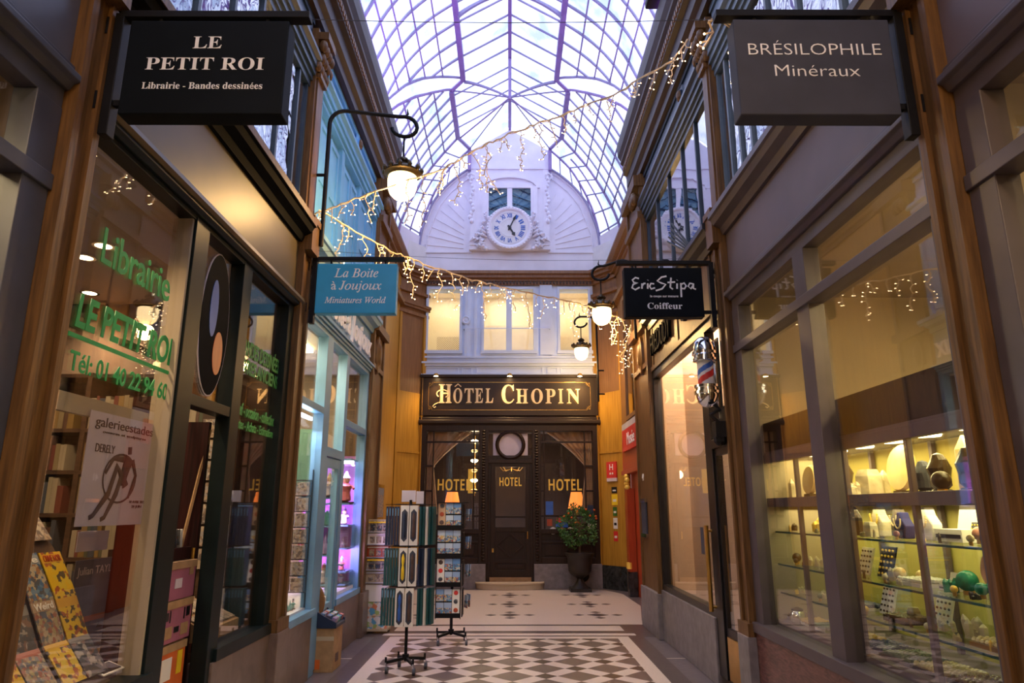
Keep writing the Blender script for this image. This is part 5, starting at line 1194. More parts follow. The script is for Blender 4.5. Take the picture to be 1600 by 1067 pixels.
MB().prism([(4.20, .98), (4.34, 1.0), (4.33, 1.21), (4.27, 1.18)], 'x', -2.33, -2.327).build('printed_sail', 'sailprint', t); MB().box(-2.33, -2.328, 3.87, 4.65, 1.0, 1.03).build('printed_horizon', 'sailprint', t)
MB().prism([(4.13, .955), (4.40, .955), (4.37, .99), (4.15, .985)], 'x', -2.33, -2.326).build('printed_hull', 'black', t)
text('lettering', 'Julian TAYLOR', .06, (-2.327, 4.09, 1.27), '+x', 'lilacpaper', t, .001, width=.42)
o = MB().box(-2.40, -2.395, 3.95, 4.25, 1.37, 1.48).build('blank_card', 'lilacpaper', loc=(-2.4, 4.1, 1.37)); tag(o, 'blank white card standing above the dark sail poster', 'card')
# stepped board with comics
BO = [(-2.66, 1.66), (-2.44, 1.38), (-2.31, 1.15), (-2.22, .96), (-2.10, .80), (-2.06, .745)]
f = MB(); f.prism(BO + [(-2.06, .70), (-2.70, .70)], 'y', 3.06, 4.02) if 0 else f.prism([(x, z) for x, z in BO] + [(-2.06, .66), (-2.72, .66), (-2.72, 1.66)], 'y', 2.97, 3.845)
tag(f.build('display_slope', 'shelfwood', loc=(-2.3, 3.5, .66)), 'stepped wooden slope carrying the comics in the bookshop window', 'display stand')
COVER = ['comicblue', 'comicyellow', 'comicdark', 'comic']
CW = {'vintage': 'pale grey', 'comicblue': 'blue', 'comicyellow': 'yellow', 'comicdark': 'dark', 'comic': 'brown and cream'}
rowz = [1.53, 1.265, 1.05, .885]; plan = [['comic', 'comicblue', 'comic', 'comicblue', 'vintage'], ['comicdark', 'comic', 'comic', 'comicblue', 'comicyellow'], ['comicyellow', 'comicblue', 'comicdark', 'comic', 'comicyellow'], ['comic', 'comicyellow', 'comic', 'comicyellow', 'comicdark']]
rown = ['top row', 'second row', 'third row', 'lowest row']
def board_at(z):
    for (x0, z0), (x1, z1) in zip(BO, BO[1:]):
        if z1 <= z <= z0: u = (z0 - z) / (z0 - z1); return Vector((x0 + (x1 - x0) * u, 0, z)), Vector((x0 - x1, 0, z0 - z1)).normalized()
for j, z in enumerate(rowz):
    c, up = board_at(z); nrm = Vector((up.z, 0, -up.x))
    for i in range(5):
        y = 2.99 + .193 * i + R.uniform(-.006, .006); m_ = plan[j][i]; cc = Vector((c.x, y, z)) + nrm * (.012 + .004 * (i % 2)); h = .125; w_ = .085
        a = R.uniform(-.03, .03); sd = Vector((0, 1, 0)) + up * a
        P = lambda u, v, d: cc + sd * u + up * v + nrm * d
        q = MB(); q.add([P(-w_, -h, 0), P(w_, -h, 0), P(w_, h, 0), P(-w_, h, 0), P(-w_, -h, .006), P(w_, -h, .006), P(w_, h, .006), P(-w_, h, .006)], [(3, 2, 1, 0), (4, 5, 6, 7), (0, 1, 5, 4), (1, 2, 6, 5), (2, 3, 7, 6), (3, 0, 4, 7)])
        t = thing('comic_book', '%s comic, %s of the slope, %s' % (CW[m_], rown[j], ['nearest the pilaster', 'second from the pilaster', 'in the middle', 'second from the doorway', 'at the doorway end'][i]), 'comic', tuple(cc), 'comics on the sloping window board')
        cv = q.build('cover', m_, t)
        q = MB(); q.add([P(-w_ * .85, h * .55, .0065), P(w_ * .85, h * .55, .0065), P(w_ * .85, h * .88, .0065), P(-w_ * .85, h * .88, .0065)], [(0, 1, 2, 3)]); 
        TT = {(1, 4): 'CRIME NOIR', (2, 3): 'Weird', (1, 3): 'Sue'}.get((j, i))
        if TT:
            tx = text('title', TT, .05, (0, 0, 0), '+x', 'paper' if m_ != 'comicyellow' else 'redwood', None, .0008, width=.14, offset=.001)
            for v in tx.data.vertices: p = Vector(v.co); v.co = P(p.y, h * .70 + p.z, .0075 + p.x) - cc
            tx.parent = cv
t = thing('black_framed_card', 'small black card with a white border at the foot of the comics', 'card', (-2.09, 3.86, .79)); q = MB(); q.box(-2.15, -2.06, 3.78, 3.98, .776, .782); 
q.map(lambda p: Vector((p.x, p.y, p.z - (p.x + 2.15) * .35 + .03))); q.build('border', 'paper', t); q = MB(); q.box(-2.14, -2.07, 3.80, 3.96, .782, .785); q.map(lambda p: Vector((p.x, p.y, p.z - (p.x + 2.15) * .35 + .03))); q.build('face', 'black', t)
# bookcase against the end wall of the shop
t = thing('bookcase', 'tall dark wooden bookcase inside the bookshop', 'bookcase', (-3.3, 5.85, .02)); f = MB(); f.box(-4.15, -2.30, 5.93, 5.96, .02, 2.72)
for x in (-4.15, -3.55, -2.95, -2.34): f.box(x, x + .04, 5.67, 5.96, .02, 2.72)
SH = [.12, .50, .86, 1.20, 1.54, 1.88, 2.22]
for z in SH + [2.68]: f.box(-4.15, -2.30, 5.67, 5.96, z, z + .03)
f.build('carcass', 'shelfwood', t)
bk = MB().box(-.5, .5, -.08, .08, 0, 1); me = bpy.data.meshes.new('book'); me.from_pydata(bk.v, [], bk.f); me.materials.append(M['spine'])
RW = ['lowest', 'second lowest', 'third lowest', 'middle', 'third highest', 'second highest', 'highest']
for j, z in enumerate(SH):
    if j < 1: continue
    for xb in (-4.10, -3.50, -2.90):
        x = xb
        while x < xb + .44:
            w_ = R.uniform(.022, .05); h = R.uniform(.19, .29); o = bpy.data.objects.new('old_book', me); COL.objects.link(o); o.scale = (w_, 1, h); o.location = (x + w_ / 2, 5.76, z + .032)
            tag(o, 'old book standing upright on the %s shelf of the dark bookcase' % RW[j], 'book', 'old books on the %s bookcase shelf' % RW[j]); x += w_ + .002
# bin of boxes in the doorway
def carton(name, label, y0, y1, z0, z1, m_, deco):
    t = thing(name, label, 'box', (-2.26, (y0 + y1) / 2, z0)); b = MB(); b.box(-2.44, -2.09, y0, y1, z0, z1 - .02); b.build('carton', m_, t, bevel=.004); b = MB(); b.box(-2.445, -2.085, y0 - .005, y1 + .005, z1 - .045, z1); b.build('lid', 'card', t)
    for (a, c, p, q, mm) in deco: MB().box(-2.09, -2.087, y0 + (y1 - y0) * a, y0 + (y1 - y0) * c, z0 + (z1 - z0) * p, z0 + (z1 - z0) * q).build('label_print', mm, t)
    return t
carton('cardboard_crate', 'topmost pink crate of the stack in the bookshop doorway', 4.42, 4.79, 1.05, 1.28, 'pinkcard', [(.25, .5, .3, .55, 'lilacpaper'), (.75, .9, .6, .85, 'card')])
carton('cardboard_crate', 'pink crate with printed cassette reels, middle of the doorway stack', 4.40, 4.79, .80, 1.045, 'pinkcard', [(.1, .2, .55, .75, 'black'), (.24, .27, .5, .78, 'black'), (.72, .75, .5, .78, 'black'), (.80, .92, .55, .78, 'black'), (.1, .35, .12, .4, 'card'), (.42, .58, .22, .36, 'black'), (.65, .9, .12, .4, 'card')])
t = carton('cardboard_crate', 'orange crate under the two pink crates in the bookshop doorway', 4.40, 4.76, .52, .79, 'orangecard', [(.15, .5, .25, .72, 'paper'), (.18, .47, .29, .68, 'orangecard'), (.70, .88, .3, .8, 'yellow')])
carton('cardboard_crate', 'plain brown crate at the bottom of the doorway stack', 4.40, 4.74, .28, .515, 'card', [])
carton('cardboard_crate', 'lowest dark crate on the bookshop doorway floor', 4.40, 4.74, .02, .275, 'maroon', [])
f = MB(); f.box(-2.47, -2.13, 4.40, 4.80, 1.285, 1.30)
for a in ((-2.47, -2.455), (-2.145, -2.13)): f.box(a[0], a[1], 4.40, 4.80, 1.30, 1.36)
f.box(-2.47, -2.13, 4.40, 4.415, 1.3, 1.36); f.box(-2.47, -2.13, 4.785, 4.80, 1.3, 1.36)
tag(f.build('book_tray', 'maroon', loc=(-2.3, 4.6, 1.285)), 'dark red tray of books on top of the crates', 'tray')
for k in range(9):
    m_ = ['comic', 'paper', 'yellow', 'yellow', 'navybox', 'navybox', 'comicdark', 'comicdark', 'paper'][k]; y = 4.43 + .038 * k
    o = MB().box(-.12, .12, -.012, .012, 0, .17).build('paperback', m_); o.location = (-2.30, y + .012, 1.302); o.rotation_euler = (.12, 0, 0)
    tag(o, '%s paperback in the dark red tray, %s from the front' % ({'comic': 'brown', 'paper': 'white', 'yellow': 'yellow', 'navybox': 'navy', 'comicdark': 'black printed'}[m_], ORD[k]), 'book', 'paperbacks in the doorway tray')
f = MB(); f.tube([(-2.2, 4.78, 1.35), (-2.12, 4.86, 2.15)], .012, 5); tag(f.build('window_pole', 'card', loc=(-2.2, 4.78, 1.35)), 'pale thin pole leaning in the bookshop doorway', 'pole')
# low sloping tray of cards behind the far pane
f = MB(); f.prism([(-2.06, .72), (-2.6, .72), (-2.6, 1.02), (-2.06, .80)], 'y', 4.98, 5.56); tag(f.build('card_tray', 'card', loc=(-2.3, 5.4, .72)), 'cardboard sloping tray behind the far bookshop pane', 'tray')
for j in range(3):
    for i in range(6):
        q = MB().box(-.07, .07, -.042, .042, 0, .005); o = q.build('photo_print', 'vintage'); x = -2.15 - .16 * j; o.location = (x, 5.05 + .09 * i, .807 + (-2.06 - x) * .41); o.rotation_euler = (0, .385, R.uniform(-.1, .1))
        tag(o, 'sepia print in the %s row of the tray, %s from the doorway' % (['front', 'middle', 'back'][j], ORD[i]), 'print', 'sepia prints on the sloping tray')
for i in range(7):
    for k in range(2):
        o = MB().box(-.06, .06, -.004, .004, 0, .15).build('hanging_card', 'vintage'); o.location = (-2.30 - .15 * k, 5.605, 1.15 + .17 * i); tag(o, 'hanging card in the card strip, %s from the bottom, on the %s' % (ORD[i], ['window side', 'shop side'][k]), 'card', 'cards hanging behind the far bookshop pane')
f = MB(); f.box(-2.53, -2.22, 5.626, 5.64, .9, 2.4); f.box(-2.40, -2.36, 5.626, 5.66, .0, .9); tag(f.build('card_strip', 'shelfwood', loc=(-2.38, 5.63, .0)), 'dark board holding the hanging cards behind the far pane', 'stand')
for k, (x, y) in enumerate(((-2.86, 4.52), (-3.13, 4.75), (-3.6, 5.6), (-2.55, 3.5))):
    t = thing('ceiling_downlight', ['lit ceiling downlight nearest the pane in the bookshop', 'lit ceiling downlight in the middle of the bookshop', 'lit ceiling downlight deepest in the bookshop', 'lit ceiling downlight behind the word Librairie'][k], 'lamp', (x, y, 3.40)); f = MB(); f.lathe([(.055, .012), (.055, 0), (.075, 0), (.075, .02)], (x, y, 3.40), 18, cap=False); f.build('ring', 'chrome', t); f = MB(); f.lathe([(.001, .006), (.055, .006)], (x, y, 3.40), 18); f.build('lens', 'down', t)
    light('SPOT', (x, y, 3.38), 55, (1, .70, .40), .05, t, (0, 0, 0), 'spot_light', spot=140, blend=1)

# ================================================================ toy shop contents
def shelf_thing(name, label, x0, x1, y0, y1, z, m_='toyblue', th=.02): return tag(MB().box(x0, x1, y0, y1, z - th, z).build(name, m_, loc=((x0 + x1) / 2, (y0 + y1) / 2, z - th)), label, 'shelf')
o = MB().box(-2.75, -2.03, 9.36, 9.39, .62, 2.3).build('violet_panel', 'lilacwall', loc=(-2.3, 9.37, .62)); tag(o, 'violet back panel of the toy shop shelves beside the pier', 'panel')
SZ = [.70, .85, 1.13, 1.41, 1.68, 2.24]
def figurine(name, label, x, y, z, h, kind, group):
    t = thing(name, label, 'miniature', (x, y, z), group); b = MB(); b.lathe([(.32 * h, 0), (.32 * h, .04 * h)], (x, y, z), 10); b.build('base', 'black', t)
    f = MB(); r = h
    if kind == 0: f.lathe([(.10 * r, .04 * r), (.20 * r, .10 * r), (.16 * r, .40 * r), (.22 * r, .60 * r), (.08 * r, .72 * r)], (x, y, z), 10); f.tube([(x - .2 * r, y, z + .6 * r), (x - .28 * r, y - .05 * r, z + .4 * r)], .05 * r, 5); f.tube([(x + .2 * r, y, z + .6 * r), (x + .3 * r, y - .08 * r, z + .5 * r)], .05 * r, 5)
    elif kind == 1: f.lathe([(.24 * r, .04 * r), (.20 * r, .3 * r), (.10 * r, .5 * r), (.05 * r, .8 * r), (.01 * r, 1.0 * r)], (x, y, z), 8)
    else: f.box(x - .25 * r, x + .25 * r, y - .1 * r, y + .1 * r, z + .04 * r, z + .5 * r); f.prism([(x - .28 * r, z + .5 * r), (x + .28 * r, z + .5 * r), (x, z + .85 * r)], 'y', y - .12 * r, y + .12 * r)
    bo = f.build('body', 'trinket', t)
    if kind == 0: MB().ball((x, y, z + .82 * r), .14 * r, 8).build('head', 'peach', bo); MB().lathe([(.17 * r, .88 * r), (.1 * r, .96 * r), (.01, 1.12 * r)], (x, y, z), 8).build('hat', 'trinket', t)
    return t
for j, z in enumerate(SZ):
    shelf_thing('glass_shelf', 'pale blue shelf in the violet toy display, %s from the bottom' % ORD[j], -2.62, -2.04, 8.95, 9.36, z)
    if j in (0, 5): continue
for j, (z, hs) in enumerate(((.70, (.15, .19, .12)), (.85, (.16, .24, .20)), (1.13, (.15, .19, .17)), (1.41, (.20, .17, .14)), (1.68, (.36, .2, .16)))):
    for i, h in enumerate(hs):
        if j == 0: h = min(h, .13)
        kind = [0, 0, 1, 2, 0][(j + i) % 5] if j != 3 else [0, 0, 2][i]
        figurine('toy_figurine', '%s painted toy on the %s violet shelf up, %s from the blue frame' % (['slim', 'standing', 'pointed'][kind] if kind < 3 else '', ORD[j], ORD[i]), -2.12 - .15 * i, 9.06 + .05 * (i % 2), z, h, kind, 'painted figurines on the violet shelves')
t = thing('shelf_light', 'cool white strip light over the violet toy shelves', 'lamp', (-2.3, 9.2, 2.2)); MB().box(-2.6, -2.05, 9.1, 9.14, 2.185, 2.22).build('tube', 'ledwhite', t); light('AREA', (-2.25, 9.0, 2.17), 9, (.72, .45, 1), .5, t, (math.radians(-20), 0, 0), 'strip_light', sy=.1)
for k, z in enumerate((.86, 1.3)): light('AREA', (-2.25, 8.92, z + .2), 5, (.70, .40, 1), .4, t, (math.radians(70), 0, 0), 'strip_light', sy=.05)
# rack of boxed miniatures behind the near pane
t = thing('card_rack', 'dark wire rack of carded miniatures behind the near toy shop pane', 'rack', (-2.25, 7.2, .65)); f = MB()
for x in (-2.62, -2.30, -2.03): f.box(x, x + .01, 7.17, 7.19, .65, 2.0)
for k in range(8): f.box(-2.62, -2.02, 7.14, 7.19, .80 + .155 * k, .81 + .155 * k)
f.build('frame', 'black', t)
for j in range(7):
    for i in range(4):
        o = MB().box(-.062, .062, -.012, .012, 0, .125).build('carded_miniature', 'vintage'); o.location = (-2.10 - .135 * i, 7.13, .815 + .155 * j); o.rotation_euler = (.06, 0, 0)
        tag(o, 'carded miniature in the wire rack, %s row up, %s from the door' % (ORD[j], ORD[i]), 'miniature', 'carded miniatures in the wire rack')
for i in range(6):
    o = MB().box(-.004, .004, -.05, .05, 0, .16).build('framed_miniature', 'vintage'); o.location = (-2.06, 6.52 + .02 * i, .95 + .19 * i); tag(o, 'small brown framed miniature beside the pane, %s from the bottom of its column' % ORD[i], 'miniature', 'framed miniatures along the near toy window')
for i in range(14):
    figurine('toy_figurine', 'little figure on the window floor, %s from the pilaster, %s line' % (ORD[i // 2], 'front' if i % 2 == 0 else 'rear'), -2.10 - .12 * (i % 2), 6.50 + .046 * i, .665, .07 + .03 * R.random(), i % 3, 'little figures on the toy shop window floor')
o = MB().box(-3.3, -2.02, 6.42, 9.36, .60, .66).build('window_floor', 'white', loc=(-2.6, 8, .6)); tag(o, 'white display floor inside the toy shop windows', 'display floor')
o = MB().box(-2.5, -2.2, 7.9, 7.93, 1.85, 2.5).build('green_board', 'greenboard', loc=(-2.35, 7.9, 1.85)); tag(o, 'plain green board standing high in the near toy shop pane', 'board')
for j in range(4):
    shelf_thing('glass_shelf', 'shelf of boxed toys behind the toy shop door, %s from the bottom' % ORD[j], -2.45, -2.06, 8.14, 8.3, .78 + .32 * j)
    for i in range(3): figurine('toy_figurine', 'toy behind the glass door, %s shelf up, %s from the door edge' % (ORD[j], ORD[i]), -2.12 - .12 * i, 8.21, .78 + .32 * j, .2 + .05 * ((i + j) % 2), (i + j) % 3, 'toys behind the glass door')
t = thing('added_ceiling_lamp', 'added warm ceiling lamp lighting the toy shop', 'lamp', (-2.6, 7.2, 3.38)); MB().box(-2.9, -2.3, 6.6, 7.8, 3.38, 3.42).build('panel', 'down', t); light('AREA', (-2.5, 7.3, 3.36), 20, (1, .78, .55), .6, t, (0, 0, 0), 'panel_light', sy=1.6)  # ceiling panel added to light the toy shop interior
t = thing('window_striplight', 'cool strip light low in the near toy shop window', 'lamp', (-2.06, 6.8, 2.5)); MB().box(-2.08, -2.05, 6.5, 7.1, 2.5, 2.53).build('tube', 'ledwhite', t); light('AREA', (-2.09, 6.8, 2.49), 6, (.80, .86, 1), .6, t, (0, math.radians(12), PI / 2), 'strip_light', sy=.08)
# cardboard box with a tray of trinkets against the toy shop plinth
t = thing('cardboard_box', 'tall brown cardboard box on the floor under the toy shop door', 'box', (-1.86, 7.66, 0)); MB().box(-2.06, -1.79, 7.50, 7.86, .0, .42).build('carton', 'card', t, bevel=.004)
for p in ((-2.06, -1.79, 7.497, 7.5, .30, .34),): MB().box(*p[:2], p[2], p[3], p[4], p[5]).build('tape', 'beige', t)
MB().box(-1.97, -1.92, 7.496, 7.499, .03, .12).build('label', 'orangecard', t); MB().box(-1.79, -1.787, 7.6, 7.72, .08, .16).build('stamp', 'greyfig', t)
t = thing('trinket_tray', 'black sloping tray of small trinkets on top of the cardboard box', 'tray', (-1.9, 7.66, .42)); f = MB(); f.prism([(-2.06, .42), (-1.77, .42), (-1.77, .47), (-2.06, .62)], 'y', 7.48, 7.50); f.prism([(-2.06, .42), (-1.77, .42), (-1.77, .47), (-2.06, .62)], 'y', 7.86, 7.88); f.prism([(-2.06, .42), (-1.77, .42), (-1.77, .45), (-2.06, .55)], 'y', 7.5, 7.86); f.build('tray_body', 'navybox', t)
for j in range(4):
    for i in range(7):
        x = -2.0 + .062 * j; o = MB().box(-.02, .02, -.018, .018, 0, .05).build('small_trinket', 'trinket'); o.location = (x, 7.53 + .05 * i, .552 - (x + 2.06) * .345); o.rotation_euler = (0, .3, R.uniform(-.3, .3)); tag(o, 'small trinket in the black tray, %s row from the plinth, %s along' % (ORD[j], ORD[i]), 'trinket', 'trinkets in the black tray')
f = MB(); f.lathe([(.0, .012), (.09, .012), (.10, 0), (.10, -.012)], (-2.02, 7.55, .66), 20, 'y', sy=1.0); f.map(lambda p: Vector((p.x, p.y, .66 + (p.z - .66) * 1.7))); tag(f.build('wooden_oval', 'pierbrown', loc=(-2.02, 7.55, .49)), 'upright brown oval board at the near end of the black tray', 'board')

# ================================================================ added hairdresser light, stickers
t = thing('added_ceiling_lamp', 'added warm ceiling lamp hidden above the hairdresser window', 'lamp', (2.24, 7.9, 3.9)); MB().box(2.15, 2.33, 7.0, 9.0, 3.90, 3.94).build('panel', 'down', t); light('AREA', (2.22, 7.85, 3.88), 62, (1, .82, .60), .2, t, (0, 0, 0), 'panel_light', sy=2.6)  # panel added out of view behind the fascia to brighten the peach walls
o = MB().box(2.012, 2.014, 7.35, 7.46, 1.15, 1.42).build('window_notice', 'signgrey', loc=(2.013, 7.4, 1.28)); tag(o, 'pale notice on the hairdresser glass beside the brass bar', 'notice')

# ================================================================ mineral shop display case
t = thing('display_case', 'long grey framed display case behind the mineral shop window', 'display case', (2.4, 4.45, .02)); f = MB()
CY = [3.04, 3.68, 4.40, 5.16, 5.80]
for y in CY: f.box(2.13, 2.16, y, y + .035, .74, 2.03); f.box(2.70, 2.73, y, y + .035, .74, 2.03)
for z0, z1 in ((1.62, 1.69), (1.97, 2.04), (.70, .76)): f.box(2.12, 2.17, 3.04, 5.84, z0, z1)
f.box(2.13, 2.74, 3.04, 5.84, 1.645, 1.685); f.box(2.13, 2.74, 3.04, 5.84, .70, .76); f.box(2.13, 2.74, 3.04, 5.84, 2.03, 2.06); f.build('frame', 'mauvepanel', t, bevel=.003)
f = MB(); f.box(2.74, 2.76, 3.04, 5.84, .74, 2.06); f.build('back_panel', 'olive', t); f = MB(); f.box(2.13, 2.74, 5.84, 5.86, .74, 2.04); f.build('end_panel', 'palewall', t)
f = MB(); f.box(2.14, 2.18, 3.04, 5.84, 2.06, 2.30); f.build('cornice_board', 'hotelwood', t); f = MB(); f.box(2.2, 2.7, 3.1, 5.8, .02, .70); f.build('plinth', 'mauvepanel', t)
for k, z in enumerate((1.43, 1.18, .965)): MB().box(2.17, 2.72, 3.05, 5.83, z - .012, z).build('glass_shelf', 'caseglass', t); 
for k, z in enumerate((1.43, 1.18, .965)): MB().box(2.165, 2.17, 3.05, 5.83, z - .012, z).build('shelf_edge', 'tealbox', t)
for i in range(7):
    f = MB(); f.lathe([(.0, 0), (.07, 0), (.075, .012)], (2.45, 3.25 + .38 * i, 2.015), 18); f.build('downlight', 'down', t)
light('AREA', (2.45, 4.45, 2.0), 10, (1, .80, .28), .35, t, (0, 0, PI / 2 * 0), 'case_light', sy=2.6)
light('AREA', (2.45, 4.45, 1.60), 8, (1, .84, .36), .35, t, (0, 0, 0), 'case_light', sy=2.6)
def mineral(kind, label, x, y, z, s_, m_=None, group='minerals in the display case'):
    t = thing({'disc': 'stone_disc', 'geode': 'dark_geode', 'cluster': 'crystal_cluster', 'sphere': 'stone_sphere', 'bust': 'jewellery_bust', 'slab': 'standing_slab', 'tray': 'gem_tray', 'panel': 'earring_card', 'box': 'jewellery_box', 'tower': 'stone_tower', 'bowl': 'stone_bowl'}[kind], label, {'bust': 'bust', 'tray': 'tray', 'panel': 'card', 'box': 'box'}.get(kind, 'stone'), (x, y, z), group)
    f = MB(); r = random.Random(int(y * 1000) + int(z * 100))
    if kind == 'disc':
        f.lathe([(.0, -.02), (s_ * .9, -.02), (s_, 0), (s_ * .9, .02), (0, .02)], (0, 0, 0), 28, 'x'); f.map(lambda p: Vector((x + p.x + p.z * .12, y + p.y, z + s_ + .02 + p.z))); f.build('slice', m_ or 'shell', t); MB().box(x - .04, x + .04, y - .05, y + .05, z, z + .03).build('stand', 'shelfwood', t)
    elif kind == 'geode':
        f.ball((0, 0, 0), 1, 14, sz=1.6); f.map(lambda p: Vector((x + p.x * s_ * .6 * (1 + .15 * math.sin(5 * p.z)), y + p.y * s_ * .7 * (1 + .12 * math.sin(7 * p.z + 2)), z + s_ * 1.15 + p.z * s_ * .72))); f.build('shell', m_ or 'darkstone', t); MB().lathe([(s_ * .6, 0), (s_ * .5, .02)], (x, y, z), 12).build('stand', 'black', t)
    elif kind in ('cluster', 'slab', 'tower'):
        n = {'cluster': 9, 'slab': 1, 'tower': 1}[kind]
        for i in range(n):
            a = r.uniform(0, 6.28); rr = s_ * (.25 if n > 1 else {'slab': .7, 'tower': .35}[kind]); h = s_ * (r.uniform(.5, 1.2) if n > 1 else (1.3 if kind == 'slab' else 2.0)); c = Vector((x + (s_ * .5 * math.cos(a) * r.random() if n > 1 else 0), y + (s_ * .8 * math.sin(a) * r.random() if n > 1 else 0), z + (.28 * rr if n > 1 else 0))); l = Vector((r.uniform(-.15, .15), r.uniform(-.25, .25), 1)) * h if n > 1 else Vector((0, 0, h))
            f.tube([c, c + l * .75, c + l], [rr, rr * .95, rr * (.15 if kind != 'slab' else .7)], 6)
        f.build('crystal', m_ or 'palestone', t)
    elif kind == 'sphere': f.ball((x, y, z + s_ + .015), s_, 18); f.build('ball', m_ or 'greenstone', t, smooth=True); MB().lathe([(s_ * .5, 0), (s_ * .5, .02), (s_ * .4, .02)], (x, y, z), 14).build('ring_stand', 'brass', t)
    elif kind == 'bust':
        f.prism([(y - s_ * .5, z), (y + s_ * .5, z), (y + s_ * .62, z + s_ * .7), (y + s_ * .25, z + s_ * 1.1), (y + s_ * .12, z + s_ * 1.45), (y - s_ * .12, z + s_ * 1.45), (y - s_ * .25, z + s_ * 1.1), (y - s_ * .62, z + s_ * .7)], 'x', x - .01, x + .05); fm = f.build('form', m_, t, bevel=.006)
        k = MB(); n = 17
        for i in range(n): a = PI * (i / (n - 1)); k.ball((x - .02, y + s_ * .34 * math.cos(a), z + s_ * 1.05 - s_ * .5 * math.sin(a)), s_ * .055, 6)
        k.build('necklace', 'gold' if m_ == 'palestone' else 'pearl', fm)
    elif kind == 'tray':
        f.box(x - s_, x + s_, y - s_ * 1.3, y + s_ * 1.3, z, z + .02); f.build('base', m_ or 'black', t); k = MB()
        for i in range(7):
            for j in range(9): k.ball((x - s_ * .85 + s_ * 1.7 * i / 6, y - s_ * 1.15 + s_ * 2.3 * j / 8, z + .028), .014 + .006 * r.random(), 6)
        k.build('gems', 'gem', t)['kind'] = 'stuff'
    elif kind == 'panel':
        f.prism([(x, z), (x + .012, z), (x + .012 + s_ * .5, z + s_ * 1.7), (x + s_ * .5, z + s_ * 1.7)], 'y', y - s_ * .75, y + s_ * .75); f.build('card', m_ or 'paper', t); k = MB()
        for i in range(5):
            for j in range(4): v = .2 + .32 * i; k.ball((x + s_ * .5 * v / 1.7 - .004, y - s_ * .55 + s_ * 1.1 * j / 3, z + s_ * v), s_ * .075, 6)
        k.build('earrings', 'gold' if m_ == 'black' else 'greyfig', t)['kind'] = 'stuff'
    elif kind == 'box':
        f.box(x - s_ * .5, x + s_ * .5, y - s_ * .9, y + s_ * .9, z, z + s_ * .5); f.build('base', m_ or 'paper', t); k = MB(); k.prism([(x + s_ * .5, z + s_ * .5), (x + s_ * .55, z + s_ * .5), (x + s_ * .8, z + s_ * 1.5), (x + s_ * .75, z + s_ * 1.5)], 'y', y - s_ * .9, y + s_ * .9); k.build('lid', m_ or 'paper', t); k = MB(); k.box(x - s_ * .52, x - s_ * .5, y - s_ * .8, y + s_ * .8, z + s_ * .15, z + s_ * .3); k.build('band', 'black', t)
    elif kind == 'bowl': f.lathe([(.02, 0), (s_ * .5, .01), (s_, s_ * .7), (s_ * .95, s_ * .7), (s_ * .45, .03), (.0, .02)], (x, y, z), 18); f.build('bowl', m_ or 'pinkstone', t, smooth=True)
    return t
T0, T1, T2, T3, T4 = 1.686, 1.432, 1.182, .967, .762
for a in (('tower', 'small pointed pale stone in the lit top compartment, farthest from the wooden pilaster', 2.30, 5.68, T0, .08, 'palestone'), ('disc', 'round yellow translucent stone disc at the far end of the lit top compartment', 2.32, 5.36, T0, .115, 'shell'),
          ('geode', 'tall dark brown geode in the lit top compartment', 2.34, 4.88, T0, .115, 'darkstone'), ('cluster', 'small white crystal next to the tall dark geode', 2.30, 4.66, T0, .10, 'palestone'), ('slab', 'wide frosted pale block in the middle of the lit top compartment', 2.42, 4.68, T0, .135, 'palestone'),
          ('cluster', 'spiky white crystal behind the frosted pale block', 2.52, 4.78, T0, .15, 'palestone'), ('disc', 'largest round yellow translucent disc in the lit top compartment', 2.50, 4.42, T0, .15, 'shell'), ('geode', 'grey leaning crystal beside the largest yellow disc', 2.42, 4.05, T0, .085, 'signgrey'),
          ('geode', 'squat dark crystal left of the tall pale tower', 2.36, 3.80, T0, .095, 'darkstone'), ('sphere', 'dark round stone in front of the squat dark crystal', 2.30, 3.70, T0, .05, 'darkstone'), ('tower', 'tall pale tower stone at the near end of the lit top compartment', 2.42, 3.66, T0, .15, 'shell'), ('slab', 'cream slab at the pilaster end of the lit top compartment', 2.42, 3.42, T0, .15, 'shell'), ('geode', 'brown figure-like stone standing in front of the cream slab', 2.33, 3.50, T0, .10, 'darkstone')): mineral(*a)
